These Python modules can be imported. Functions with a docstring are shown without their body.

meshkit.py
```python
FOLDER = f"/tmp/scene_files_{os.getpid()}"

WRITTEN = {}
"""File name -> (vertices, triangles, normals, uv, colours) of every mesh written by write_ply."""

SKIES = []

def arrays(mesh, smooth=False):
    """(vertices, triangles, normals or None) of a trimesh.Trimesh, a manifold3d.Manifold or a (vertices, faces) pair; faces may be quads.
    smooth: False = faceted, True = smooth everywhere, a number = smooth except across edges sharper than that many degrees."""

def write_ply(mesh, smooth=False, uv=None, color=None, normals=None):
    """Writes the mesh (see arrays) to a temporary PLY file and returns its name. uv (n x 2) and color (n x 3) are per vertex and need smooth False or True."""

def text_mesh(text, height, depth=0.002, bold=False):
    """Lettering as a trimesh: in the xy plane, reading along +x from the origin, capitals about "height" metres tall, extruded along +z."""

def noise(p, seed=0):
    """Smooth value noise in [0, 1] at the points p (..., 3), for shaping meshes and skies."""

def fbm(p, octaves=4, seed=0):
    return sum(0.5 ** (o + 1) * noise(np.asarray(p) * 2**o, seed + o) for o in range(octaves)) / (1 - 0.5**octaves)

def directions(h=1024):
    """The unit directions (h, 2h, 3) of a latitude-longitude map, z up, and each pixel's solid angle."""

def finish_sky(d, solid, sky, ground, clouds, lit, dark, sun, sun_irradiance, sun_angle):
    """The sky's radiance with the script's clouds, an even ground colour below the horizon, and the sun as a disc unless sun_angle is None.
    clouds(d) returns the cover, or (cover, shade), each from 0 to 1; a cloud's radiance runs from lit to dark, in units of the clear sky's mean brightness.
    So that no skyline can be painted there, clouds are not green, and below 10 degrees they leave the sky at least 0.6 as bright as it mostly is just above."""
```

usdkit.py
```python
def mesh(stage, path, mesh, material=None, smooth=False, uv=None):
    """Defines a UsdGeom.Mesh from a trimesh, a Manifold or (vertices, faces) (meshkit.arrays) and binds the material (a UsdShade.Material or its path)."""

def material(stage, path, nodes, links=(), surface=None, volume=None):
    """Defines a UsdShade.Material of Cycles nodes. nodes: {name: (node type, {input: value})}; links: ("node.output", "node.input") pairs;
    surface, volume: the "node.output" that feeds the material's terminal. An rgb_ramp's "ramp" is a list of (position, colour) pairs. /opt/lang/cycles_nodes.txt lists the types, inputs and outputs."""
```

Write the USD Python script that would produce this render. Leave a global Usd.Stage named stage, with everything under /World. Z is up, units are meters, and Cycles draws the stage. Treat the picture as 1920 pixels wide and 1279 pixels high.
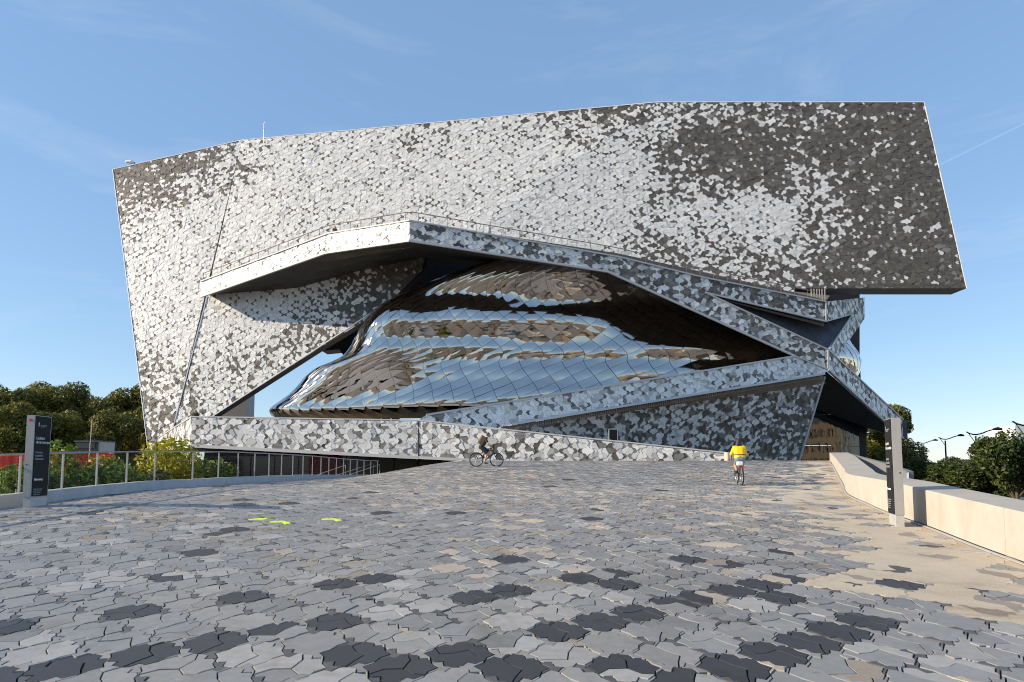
import math, random
import numpy as np
import trimesh, manifold3d as m3
import shapely
from shapely.geometry import Polygon, Point, LineString
from shapely.prepared import prep
from scipy.interpolate import PchipInterpolator
from pxr import Usd, UsdGeom, UsdLux, UsdShade, Gf, Sdf, Vt
import usdkit, meshkit

stage = Usd.Stage.CreateInMemory()
UsdGeom.SetStageUpAxis(stage, UsdGeom.Tokens.z)
UsdGeom.SetStageMetersPerUnit(stage, 1.0)
UsdGeom.Xform.Define(stage, '/World')
UsdGeom.Scope.Define(stage, '/World/Looks')

# ------------------------------------------------------------------ camera
F, CX, YPP, EYE = 1280.0, 960.0, 773.0, 1.8          # focal length in photo pixels, optical axis in the photo, eye height
TILT = math.atan(103.0 / 1280.0)
CT, ST = math.cos(TILT), math.sin(TILT)
cam = UsdGeom.Camera.Define(stage, '/World/camera')
cam.CreateFocalLengthAttr(24.0)
cam.CreateHorizontalApertureAttr(36.0)
cam.CreateVerticalApertureAttr(36.0 * 682 / 1024)
cam.CreateVerticalApertureOffsetAttr(133.5 / 1920 * 36.0)
cam.CreateExposureAttr(0.64)
cam.AddTranslateOp().Set((0, 0, EYE))
cam.AddRotateXOp().Set(90 + math.degrees(TILT))

# ------------------------------------------------------------------ sun and sky
SUN_DIR = np.array([-0.915, -0.15, 0.375])            # towards the sun
SUN_DIR /= np.linalg.norm(SUN_DIR)
ELEV = math.asin(SUN_DIR[2])
ROT = math.atan2(SUN_DIR[0], SUN_DIR[1])
sun = UsdLux.DistantLight.Define(stage, '/World/sun')
sun.CreateIntensityAttr(1.2)
sun.CreateAngleAttr(0.5)
sun.CreateNormalizeAttr(True)
sun.CreateColorAttr((1.0, 0.85, 0.66))
_z = Gf.Vec3d(*map(float, SUN_DIR))
sun.AddTransformOp().Set(Gf.Matrix4d().SetRotate(Gf.Rotation(Gf.Vec3d(0, 0, 1), _z)))

def ray(px, py):
    u, v = (px - CX) / F, (YPP - py) / F
    return np.array([u, CT - v * ST, ST + v * CT])

def at(px, py, Y):
    d = ray(px, py)
    return np.array([0, 0, EYE]) + d * (Y / d[1])

def proj(p):
    p = np.asarray(p, float)
    x, y, z = p[..., 0], p[..., 1], p[..., 2] - EYE
    dep = y * CT + z * ST
    up = -y * ST + z * CT
    return np.stack([CX + F * x / dep, YPP - F * up / dep], -1)

SKY_STRENGTH = 0.115
c1 = ray(1770, 305); c2 = ray(1920, 232)
trail_n = np.cross(c1, c2); trail_n /= np.linalg.norm(trail_n)
sky = UsdLux.DomeLight.Define(stage, '/World/sky')
sky.GetPrim().SetCustomDataByKey('kind', 'structure')
skymat = usdkit.material(stage, '/World/Looks/sky_air', {
    'sky': ('sky_texture', {'sky_type': 'single_scattering', 'sun_disc': False, 'sun_elevation': ELEV, 'sun_rotation': ROT,
                            'air_density': 1.0, 'aerosol_density': 0.06, 'ozone_density': 1.6, 'altitude': 60.0}),
    'hs': ('mix_color', {'blend_type': 'multiply', 'fac': 1.0, 'b': (0.50, 0.50, 0.50), 'use_clamp': False}),
    'air': ('mix_color', {'blend_type': 'add', 'fac': 1.0, 'b': (0.82, 1.45, 2.45), 'use_clamp': False}),
    'tc': ('texture_coordinate', {}),
    'map': ('mapping', {'scale': (1.6, 1.1, 7.0), 'rotation': (0.0, 0.25, 0.5)}),
    'n1': ('noise_texture', {'scale': 1.9, 'detail': 9.0, 'roughness': 0.62, 'distortion': 0.5}),
    'r1': ('rgb_ramp', {'ramp': [(0.0, (0, 0, 0)), (0.52, (0, 0, 0)), (0.64, (0.07, 0.09, 0.09)), (0.78, (0.28, 0.28, 0.28)), (1.0, (0.4, 0.4, 0.4))]}),
    'vdot': ('normal', {'direction': tuple(map(float, trail_n))}),
    'vabs': ('math', {'math_type': 'absolute'}),
    'vrng': ('map_range', {'range_type': 'smoothstep', 'from_min': 0.0, 'from_max': 0.0014, 'to_min': 0.16, 'to_max': 0.0, 'clamp': True}),
    'trail': ('mix_color', {'b': (5.2, 5.6, 6.0), 'use_clamp': False}),
    'cl': ('mix_color', {'b': (5.2, 5.6, 6.0), 'use_clamp': False}),
    'bg': ('background_shader', {'strength': SKY_STRENGTH}),
}, [('tc.generated', 'map.vector'), ('map.vector', 'n1.vector'), ('n1.fac', 'r1.fac'), ('sky.color', 'hs.a'), ('hs.result', 'air.a'), ('air.result', 'cl.a'), ('r1.color', 'cl.fac'),
    ('tc.generated', 'vdot.normal'), ('vdot.dot', 'vabs.value1'), ('vabs.value', 'vrng.value'), ('vrng.result', 'trail.fac'), ('cl.result', 'trail.a'), ('trail.result', 'bg.color')], surface='bg.background')
UsdShade.MaterialBindingAPI.Apply(sky.GetPrim()).Bind(skymat)

# ------------------------------------------------------------------ helpers
used = {}
def uname(parent, name):
    k = (parent, name); n = used.get(k, 0); used[k] = n + 1
    return f'{parent}/{name}' if n == 0 else f'{parent}/{name}_{n:03d}'

def ppath(parent):
    if parent is None: return '/World'
    return parent if isinstance(parent, str) else str(parent.GetPath())

def tag(prim, label=None, cat=None, group=None, kind=None):
    prim = prim.GetPrim() if hasattr(prim, 'GetPrim') else prim
    for k, v in (('label', label), ('category', cat), ('group', group), ('kind', kind)):
        if v: prim.SetCustomDataByKey(k, v)
    return prim

def thing(name, label, cat, loc=(0, 0, 0), rz=0.0, group=None, kind=None):
    x = UsdGeom.Xform.Define(stage, uname('/World', name))
    x.AddTranslateOp().Set(tuple(map(float, loc)))
    if rz: x.AddRotateZOp().Set(math.degrees(rz))
    return tag(x, label, cat, group, kind)

def copy_of(src, loc, rz, label, group=None, scale=1.0):
    cd = src.GetCustomData()
    name = src.GetName()
    x = UsdGeom.Xform.Define(stage, uname('/World', name))
    x.GetPrim().GetReferences().AddInternalReference(src.GetPath())
    p = x.GetPrim()
    xf = UsdGeom.Xformable(p)
    xf.ClearXformOpOrder()
    t = Gf.Matrix4d().SetScale(Gf.Vec3d(*(scale if isinstance(scale, tuple) else (scale,) * 3))) * Gf.Matrix4d().SetRotate(Gf.Rotation(Gf.Vec3d(0, 0, 1), math.degrees(rz))) * Gf.Matrix4d().SetTranslate(Gf.Vec3d(*map(float, loc)))
    xf.AddTransformOp().Set(t)
    p.SetInstanceable(True)
    return tag(p, label, cd.get('category'), group or cd.get('group'))

def geo(name, mesh, mat, parent=None, smooth=False, tint=None, kind=None, label=None):
    path = uname(ppath(parent), name)
    m = usdkit.mesh(stage, path, mesh, mat, smooth=smooth)
    if tint is not None:
        tint = np.asarray(tint, np.float32)
        n = len(m.GetPointsAttr().Get())
        if tint.ndim == 1: tint = np.tile(tint, (n, 1))
        pv = UsdGeom.PrimvarsAPI(m).CreatePrimvar('tint', Sdf.ValueTypeNames.Color3fArray, 'vertex')
        pv.Set(Vt.Vec3fArray.FromNumpy(tint))
    return tag(m, label, None, None, kind)

class MB:
    """collects vertices and triangles of one mesh"""
    def __init__(s): s.v, s.f, s.n = [], [], 0
    def add(s, v, f):
        v = np.asarray(v, float); f = np.asarray(f, int)
        if f.ndim == 2 and f.shape[1] == 4: f = np.vstack([f[:, [0, 1, 2]], f[:, [0, 2, 3]]])
        s.v.append(v); s.f.append(f + s.n); s.n += len(v); return s
    def tm(s, m): return s.add(m.vertices, m.faces)
    def box(s, c, size, rz=0.0):
        b = trimesh.creation.box(size)
        v = np.array(b.vertices)
        if rz:
            c_, s_ = math.cos(rz), math.sin(rz); v = np.c_[v[:, 0] * c_ - v[:, 1] * s_, v[:, 0] * s_ + v[:, 1] * c_, v[:, 2]]
        return s.add(v + np.asarray(c), b.faces)
    def bar(s, a, b, w, h=None, up=(0, 0, 1)):
        """square bar from a to b"""
        a, b = np.asarray(a, float), np.asarray(b, float); h = h or w
        d = b - a; L = np.linalg.norm(d); d = d / max(L, 1e-9)
        u = np.asarray(up, float)
        if abs(d @ u) > .98: u = np.array([1., 0, 0])
        r = np.cross(d, u); r /= np.linalg.norm(r); u = np.cross(r, d)
        vs = [p + r * sx * w / 2 + u * sy * h / 2 for p in (a, b) for sx, sy in ((-1, -1), (1, -1), (1, 1), (-1, 1))]
        return s.add(vs, [[0, 1, 5, 4], [1, 2, 6, 5], [2, 3, 7, 6], [3, 0, 4, 7], [3, 2, 1, 0], [4, 5, 6, 7]])
    def tube(s, pts, rad, n=8, close=False):
        pts = np.asarray(pts, float); k = len(pts)
        rad = np.broadcast_to(rad, k)
        d = np.roll(pts, -1, 0) - np.roll(pts, 1, 0)
        if not close: d[0] = pts[1] - pts[0]; d[-1] = pts[-1] - pts[-2]
        d /= np.maximum(np.linalg.norm(d, axis=1, keepdims=True), 1e-9)
        ref = np.array([0, 0, 1.]) if np.abs(d[:, 2]).mean() < .8 else np.array([1., 0, 0])
        if close:
            ref = np.cross(pts[0] - pts.mean(0), d[0]); ref /= np.linalg.norm(ref)
        vs = []
        for i in range(k):
            r = np.cross(d[i], ref); nr = np.linalg.norm(r)
            r = r / nr if nr > 1e-6 else np.array([0, 1., 0])
            u = np.cross(r, d[i])
            for j in range(n):
                a = 2 * math.pi * j / n
                vs.append(pts[i] + (r * math.cos(a) + u * math.sin(a)) * rad[i])
        fs = []
        for i in range(k if close else k - 1):
            i2 = (i + 1) % k
            for j in range(n):
                j2 = (j + 1) % n
                fs.append([i * n + j, i2 * n + j, i2 * n + j2, i * n + j2])
        s.add(vs, fs)
        if not close:
            base = s.n - k * n
            s.f.append(np.array([[base, base + j + 1, base + j] for j in range(1, n - 1)]))
            e = base + (k - 1) * n
            s.f.append(np.array([[e, e + j, e + j + 1] for j in range(1, n - 1)]))
        return s
    def get(s): return np.vstack(s.v), np.vstack(s.f)
    def build(s, name, mat, parent=None, smooth=False, **kw): return geo(name, s.get(), mat, parent, smooth, **kw)

def tri2d(poly):
    """triangulate a shapely polygon: vertices, faces"""
    v, f = trimesh.creation.triangulate_polygon(poly, engine='earcut')
    return np.asarray(v), np.asarray(f)

class Plane:
    def __init__(s, a, b, c):
        s.o = np.asarray(a, float)
        n = np.cross(np.asarray(b) - a, np.asarray(c) - a); n /= np.linalg.norm(n)
        if n[1] > 0: n = -n
        s.n = n
        e1 = np.cross(n, [0, 0, 1.]) * -1
        e1 = np.cross([0, 0, 1.], n); e1 /= np.linalg.norm(e1)
        if e1[0] < 0: e1 = -e1
        s.e1 = e1; s.e2 = np.cross(n, e1) if np.cross(n, e1)[2] > 0 else -np.cross(n, e1)
    def hit(s, px, py):
        d = ray(px, py); o = np.array([0, 0, EYE])
        return o + d * ((s.o - o) @ s.n) / (d @ s.n)
    def to2(s, p): return np.array([(np.asarray(p) - s.o) @ s.e1, (np.asarray(p) - s.o) @ s.e2]).T
    def to3(s, q, h=0.0):
        q = np.asarray(q, float)
        return s.o + q[..., :1] * s.e1 + q[..., 1:2] * s.e2 + np.asarray(h)[..., None] * s.n if np.ndim(h) else s.o + q[..., :1] * s.e1 + q[..., 1:2] * s.e2 + h * s.n

# ------------------------------------------------------------------ materials
def mat(name, nodes, links, surface='p.BSDF'):
    return usdkit.material(stage, '/World/Looks/' + name, nodes, links, surface=surface)

def plain(name, col, rough=0.5, metal=0.0, var=0.12, scale=6.0, bump=0.0, bscale=60.0, spec=0.5, **extra):
    lo = tuple(c * (1 - var) for c in col); hi = tuple(min(1, c * (1 + var)) for c in col)
    nodes = {'g': ('geometry', {}), 'n': ('noise_texture', {'scale': scale, 'detail': 6.0, 'roughness': 0.6}),
             'r': ('rgb_ramp', {'ramp': [(0.3, lo), (0.7, hi)]}),
             'p': ('principled_bsdf', {'roughness': rough, 'metallic': metal, 'specular_ior_level': spec, **extra})}
    links = [('g.position', 'n.vector'), ('n.fac', 'r.fac'), ('r.color', 'p.base_color')]
    if bump:
        nodes['n2'] = ('noise_texture', {'scale': bscale, 'detail': 4.0}); nodes['b'] = ('bump', {'strength': bump, 'distance': 0.01})
        links += [('g.position', 'n2.vector'), ('n2.fac', 'b.height'), ('b.normal', 'p.normal')]
    return mat(name, nodes, links)

def tinted(name, rough, metal, spec=0.5, scale=2.0, var=0.15, bump=0.0, bscale=40.0, bdist=0.01, stain=0.0, stain_scale=0.35, **extra):
    nodes = {'a': ('attribute', {'attribute': 'tint'}), 'g': ('geometry', {}),
             'n': ('noise_texture', {'scale': scale, 'detail': 7.0, 'roughness': 0.65}),
             'r': ('rgb_ramp', {'ramp': [(0.25, (1 - var,) * 3), (0.75, (1 + var,) * 3)]}),
             'm': ('mix_color', {'blend_type': 'multiply', 'fac': 1.0, 'use_clamp': False}),
             'p': ('principled_bsdf', {'roughness': rough, 'metallic': metal, 'specular_ior_level': spec, **extra})}
    links = [('a.color', 'm.a'), ('g.position', 'n.vector'), ('n.fac', 'r.fac'), ('r.color', 'm.b')]
    out = 'm.result'
    if stain:
        nodes['n5'] = ('noise_texture', {'scale': stain_scale, 'detail': 8.0, 'roughness': 0.7, 'distortion': 0.8})
        nodes['r5'] = ('rgb_ramp', {'ramp': [(0.30, (1 - stain * 1.3, 1 - stain * 1.45, 1 - stain * 1.7)), (0.46, (1 - stain * .3,) * 3), (0.62, (1.0, 1.0, 1.0)), (0.8, (1 + stain * .5, 1 + stain * .48, 1 + stain * .42))]})
        nodes['m5'] = ('mix_color', {'blend_type': 'multiply', 'fac': 1.0, 'use_clamp': False})
        links += [('g.position', 'n5.vector'), ('n5.fac', 'r5.fac'), ('m.result', 'm5.a'), ('r5.color', 'm5.b')]
        out = 'm5.result'
    links.append((out, 'p.base_color'))
    if bump:
        nodes['n2'] = ('noise_texture', {'scale': bscale, 'detail': 5.0}); nodes['b'] = ('bump', {'strength': bump, 'distance': bdist})
        links += [('g.position', 'n2.vector'), ('n2.fac', 'b.height'), ('b.normal', 'p.normal')]
    return mat(name, nodes, links)

M = {}
M['panel'] = tinted('cast_aluminium', 0.5, 0.12, var=0.06, scale=1.5)
M['joint'] = plain('panel_joint', (0.20, 0.20, 0.20), 0.7, 0.0)
M['trim'] = plain('aluminium_trim', (0.42, 0.42, 0.42), 0.6, 0.15, var=0.05)
M['edge'] = plain('pale_edge_strip', (0.75, 0.75, 0.74), 0.7, 0.0, var=0.04)
M['trim_dark'] = plain('dark_trim', (0.05, 0.05, 0.055), 0.5, 0.2)
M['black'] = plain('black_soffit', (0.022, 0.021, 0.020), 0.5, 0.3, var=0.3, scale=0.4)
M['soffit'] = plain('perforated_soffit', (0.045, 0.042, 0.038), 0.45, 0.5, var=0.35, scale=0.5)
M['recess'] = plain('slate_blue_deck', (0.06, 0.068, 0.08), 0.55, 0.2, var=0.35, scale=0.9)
M['steel'] = mat('mirror_steel', {'g': ('geometry', {}), 'n': ('noise_texture', {'scale': 0.45, 'detail': 3.0}), 'b': ('bump', {'strength': 0.35, 'distance': 0.12}),
    'p': ('principled_bsdf', {'base_color': (0.56, 0.51, 0.46), 'metallic': 1.0, 'roughness': 0.055})},
    [('g.position', 'n.vector'), ('n.fac', 'b.height'), ('b.normal', 'p.normal')])
M['steel_back'] = plain('steel_backing', (0.30, 0.23, 0.15), 0.35, 0.8)
M['paver'] = tinted('paving_stone', 0.55, 0.0, stain=0.22, stain_scale=0.8, spec=0.45, scale=9.0, var=0.14, bump=0.35, bscale=90.0, bdist=0.004)
M['sand'] = tinted('exposed_aggregate', 0.85, 0.0, stain=0.28, stain_scale=0.45, spec=0.3, scale=60.0, var=0.32, bump=0.6, bscale=160.0, bdist=0.006)
M['grout'] = plain('grout', (0.085, 0.08, 0.075), 0.9, var=0.3, scale=8)
M['concrete'] = mat('pale_concrete', {'g': ('geometry', {}), 'map': ('mapping', {'scale': (1.0, 1.0, 0.7)}), 'n': ('noise_texture', {'scale': 1.3, 'detail': 9.0, 'roughness': 0.7}),
    'n3': ('noise_texture', {'scale': 70.0, 'detail': 4.0}),
    'r': ('rgb_ramp', {'ramp': [(0.25, (0.34, 0.305, 0.255)), (0.5, (0.42, 0.385, 0.325)), (0.75, (0.46, 0.43, 0.375))]}),
    'b': ('bump', {'strength': 0.3, 'distance': 0.004}), 'p': ('principled_bsdf', {'roughness': 0.8, 'specular_ior_level': 0.3})},
    [('g.position', 'map.vector'), ('map.vector', 'n.vector'), ('n.fac', 'r.fac'), ('r.color', 'p.base_color'), ('g.position', 'n3.vector'), ('n3.fac', 'b.height'), ('b.normal', 'p.normal')])
M['plinth'] = plain('grey_plinth', (0.36, 0.37, 0.38), 0.7, var=0.12, scale=2.5, bump=0.2)
M['earth'] = plain('ground_earth', (0.19, 0.17, 0.145), 0.95, var=0.4, scale=0.3)
M['asphalt'] = plain('asphalt', (0.05, 0.05, 0.052), 0.9, var=0.25, scale=2.0, bump=0.3)
M['rubber'] = plain('rubber', (0.018, 0.018, 0.018), 0.75)
M['black_metal'] = plain('black_metal', (0.02, 0.02, 0.022), 0.4, 0.4)
M['chrome'] = plain('bright_metal', (0.6, 0.6, 0.6), 0.25, 0.9, var=0.05)
M['bronze_rail'] = plain('rail_metal', (0.30, 0.24, 0.19), 0.45, 0.6)
M['rail_grey'] = plain('handrail_metal', (0.26, 0.25, 0.26), 0.45, 0.5)
M['post'] = plain('post_metal', (0.50, 0.46, 0.41), 0.5, 0.4)
M['timber'] = plain('brown_deck', (0.19, 0.15, 0.115), 0.7, var=0.25, scale=1.2)
M['pylon'] = plain('pylon_grey', (0.36, 0.35, 0.335), 0.5, 0.3, var=0.05)
M['pylon_foot'] = plain('pylon_foot_grey', (0.42, 0.41, 0.39), 0.6, 0.2, var=0.1, scale=8)
M['pylon_black'] = plain('pylon_panel', (0.014, 0.015, 0.017), 0.6, 0.0, var=0.1, spec=0.12)
M['white'] = plain('white_print', (0.7, 0.7, 0.7), 0.6)
M['grey_print'] = plain('grey_print', (0.32, 0.36, 0.38), 0.6)
M['red'] = plain('red_print', (0.65, 0.02, 0.03), 0.5)
M['glass_dark'] = mat('dark_glazing', {'g': ('geometry', {}), 'mp': ('mapping', {'scale': (1.3, 1.3, 0.35)}), 'n': ('noise_texture', {'scale': 1.0, 'detail': 2.0}), 'b': ('bump', {'strength': 0.25, 'distance': 0.06}),
    'p': ('principled_bsdf', {'base_color': (0.008, 0.009, 0.01), 'roughness': 0.02, 'specular_ior_level': 0.5, 'ior': 1.55})},
    [('g.position', 'mp.vector'), ('mp.vector', 'n.vector'), ('n.fac', 'b.height'), ('b.normal', 'p.normal')])
M['glass_green'] = plain('green_glazing', (0.30, 0.42, 0.36), 0.1, 0.0, var=0.3, scale=1.0)
M['fabric_red'] = plain('red_tarpaulin', (0.17, 0.006, 0.007), 0.9, var=0.35, scale=1.5, bump=0.4, bscale=3.0, spec=0.1)
M['skin'] = plain('skin', (0.46, 0.25, 0.15), 0.5, var=0.05)
M['hair_dark'] = plain('dark_hair', (0.025, 0.015, 0.011), 0.6)
M['yellow'] = plain('yellow_cloth', (0.85, 0.55, 0.01), 0.7, var=0.06)
M['teal'] = plain('grey_green_cloth', (0.16, 0.24, 0.22), 0.8)
M['dark_cloth'] = plain('dark_cloth', (0.02, 0.02, 0.026), 0.85, var=0.3)
M['grey_cloth'] = plain('grey_cloth', (0.13, 0.13, 0.15), 0.85, var=0.3)
M['charcoal_cloth'] = plain('charcoal_cloth', (0.022, 0.022, 0.028), 0.85, var=0.3)
M['tan'] = plain('tan_bag', (0.20, 0.125, 0.065), 0.8)
M['blue_frame'] = plain('bike_paint', (0.02, 0.03, 0.06), 0.3, 0.3)
M['neon'] = plain('fluorescent_paint', (0.70, 0.88, 0.02), 0.6, var=0.06)
M['bark'] = plain('bark', (0.10, 0.075, 0.055), 0.9, var=0.3, scale=5.0, bump=0.5, bscale=12)
M['lime'] = plain('limestone', (0.52, 0.40, 0.25), 0.85, var=0.15, scale=0.6)
M['zinc'] = plain('zinc_roof', (0.10, 0.11, 0.13), 0.5, 0.3)
M['win'] = plain('dark_window', (0.02, 0.022, 0.026), 0.1)
M['white_paint'] = plain('white_paint', (0.7, 0.7, 0.68), 0.5)

LEAF = {}
def leafmat(name, c1, c2, c3, tr=0.3):
    m = mat(name, {'i': ('attribute', {'attribute': 'tint'}),
        'p': ('principled_bsdf', {'roughness': 0.5, 'specular_ior_level': 0.35}), 't': ('translucent_bsdf', {}),
        'm': ('mix_closure', {'fac': tr})},
        [('i.color', 'p.base_color'), ('i.color', 't.color'), ('p.BSDF', 'm.closure1'), ('t.BSDF', 'm.closure2')], surface='m.closure')
    LEAF[id(m)] = np.array([c1, c2, c3]); return m
def leaf_tints(m, rng, count):
    c = LEAF[id(m)]; r = rng.beta(1.6, 2.0, count)[:, None]
    col = np.where(r < .5, c[0] + (c[1] - c[0]) * r * 2, c[1] + (c[2] - c[1]) * (r * 2 - 1))
    return np.repeat(col, 4, 0)
M['leaf_plane'] = leafmat('plane_leaves', (0.065, 0.075, 0.012), (0.14, 0.14, 0.022), (0.28, 0.23, 0.04))
M['leaf_dark'] = leafmat('dark_leaves', (0.03, 0.045, 0.012), (0.055, 0.075, 0.016), (0.10, 0.11, 0.025))
M['leaf_row'] = leafmat('row_leaves', (0.022, 0.036, 0.010), (0.05, 0.072, 0.015), (0.15, 0.165, 0.03))
M['leaf_green'] = leafmat('shrub_leaves', (0.06, 0.11, 0.014), (0.15, 0.23, 0.024), (0.34, 0.39, 0.04))
M['leaf_yellow'] = leafmat('yellow_leaves', (0.14, 0.17, 0.012), (0.36, 0.33, 0.014), (0.60, 0.46, 0.014))
M['flower'] = leafmat('pale_flowers', (0.45, 0.30, 0.42), (0.6, 0.5, 0.6), (0.7, 0.65, 0.65))

# ------------------------------------------------------------------ the ground of the plaza
_gY = np.array([-80, -20, 0, 5, 10, 15, 20, 26, 30, 35, 40, 47, 55, 70, 200.])
_gZ = np.array([-.8, -.3, 0, .09, .28, .52, .79, 1.11, 1.40, 1.83, 2.10, 2.24, 2.30, 2.30, 2.30])
_g = PchipInterpolator(_gY, _gZ)
_gl = PchipInterpolator([-80, -20, 0, 5, 10, 14, 16.5, 18, 20, 23, 27.3, 35, 50, 70, 200.], [-.8, -.3, 0, .18, .45, .68, .83, .90, .98, 1.07, 1.15, 1.16, 1.02, 1.0, 1.0])
def gz(x, y):
    """height of the plaza: the ramp climbs in the middle while its left side stays low"""
    x = np.asarray(x, float); y = np.asarray(y, float)
    w = np.clip((x + 10.2) / 7.2, 0, 1); w = w * w * (3 - 2 * w)
    return _g(y) * w + _gl(y) * (1 - w)
def G(px, py):
    """the point of the plaza seen at a pixel"""
    d = ray(px, py); t = np.linspace(3, 70, 4000)
    x, y, z = d[0] / d[1] * t, t, EYE + d[2] / d[1] * t
    s = z - gz(x, y)
    k = np.nonzero(s < 0)[0]
    k = k[0] if len(k) else int(np.argmin(s))
    return np.array([x[k], y[k], gz(x[k], y[k])])
LOW = -2.6                                            # street level

def spline(pts, n):
    pts = np.asarray(pts, float)
    d = np.r_[0, np.cumsum(np.linalg.norm(np.diff(pts, axis=0), axis=1))]
    f = PchipInterpolator(d, pts)
    return f(np.linspace(0, d[-1], n))

fence_pt = [(0, 16.5), (93, 18), (200, 20.4), (293, 23), (384, 24.8), (452, 27.3), (509, 30.2), (577, 35), (656, 43), (714, 49.8)]
fence_base = np.array([[(px - CX) / F * Y, Y, 0.0] for px, Y in fence_pt])
fence_base[:, 2] = gz(fence_base[:, 0], fence_base[:, 1])
edge_base = np.array([[-8.6, 51.0, 0], [-6.5, 50.8, 0], [-4.8, 50.4, 0]])
edge_base[:, 2] = gz(edge_base[:, 0], edge_base[:, 1])
wall_px = [(1556, 863.5), (1563, 874), (1572, 891), (1582, 909), (1594, 930), (1627, 945), (1665, 962), (1734, 986), (1841, 1028), (1920, 1057)]
wall_base = np.array([G(*p) for p in wall_px])
d0 = wall_base[-1] - wall_base[-3]; d0 /= np.linalg.norm(d0[:2])
ext = np.array([wall_base[-1] + d0 * s for s in (3.0, 8.0, 16.0)]); 
for e in ext: e[2] = gz(e[0], e[1])
wall_front = np.vstack([wall_base, ext])
df = fence_base[0] - fence_base[1]; df /= np.linalg.norm(df[:2])
fext = np.array([fence_base[0] + df * s for s in (14.0, 7.0, 3.0)])
for e in fext: e[2] = gz(e[0], e[1])
fence_line = np.vstack([fext, fence_base])
bound = [tuple(p[:2]) for p in fence_line] + [tuple(p[:2]) for p in edge_base]
bound += [(-3.5, 50.0), (-3.0, 52.0), (14.5, 49.6), (17.5, 62), (29, 67), (28, 50)]
bound += [tuple(p[:2]) for p in wall_front]
bound += [(26.0, -30), (-42.0, -30)]
plaza_poly = Polygon(bound).buffer(0)
if plaza_poly.geom_type != 'Polygon': plaza_poly = max(plaza_poly.geoms, key=lambda g: g.area)

ground = MB()
ground.add([(-3000, -3000, LOW), (3000, -3000, LOW), (3000, 3000, LOW), (-3000, 3000, LOW)], [[0, 1, 2, 3]])
tag(ground.build('ground', M['earth']), 'dark earth around and below the raised plaza', 'ground', kind='structure')

# plaza bed: triangulated grid clipped to its outline, with a skirt
def plaza_bed():
    vs, fs, n = [], [], 0
    x0, y0, x1, y1 = plaza_poly.bounds
    pp = prep(plaza_poly); st = 2.0
    out = MB()
    for i in range(int((x1 - x0) / st) + 1):
        for j in range(int((y1 - y0) / st) + 1):
            c = shapely.box(x0 + i * st, y0 + j * st, x0 + (i + 1) * st, y0 + (j + 1) * st)
            if pp.contains(c): polys = [c]
            elif pp.intersects(c):
                g = plaza_poly.intersection(c); polys = [q for q in getattr(g, 'geoms', [g]) if q.geom_type == 'Polygon' and q.area > 1e-4]
            else: continue
            for q in polys:
                v, f = tri2d(q)
                out.add(np.c_[v, gz(v[:, 0], v[:, 1]) - 0.035], f)
    ring = np.array(plaza_poly.exterior.coords)[:-1]
    m = len(ring)
    top = np.c_[ring, gz(ring[:, 0], ring[:, 1]) - 0.035]; bot = np.c_[ring, np.full(m, LOW - .2)]
    out.add(np.vstack([top, bot]), [[k, (k + 1) % m, m + (k + 1) % m, m + k] for k in range(m)])
    return out
plaza = thing('plaza', 'sloping forecourt paved in interlocking grey stone pavers', 'plaza', kind='structure')
plaza_bed().build('paving_bed', M['grout'], plaza)

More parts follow.
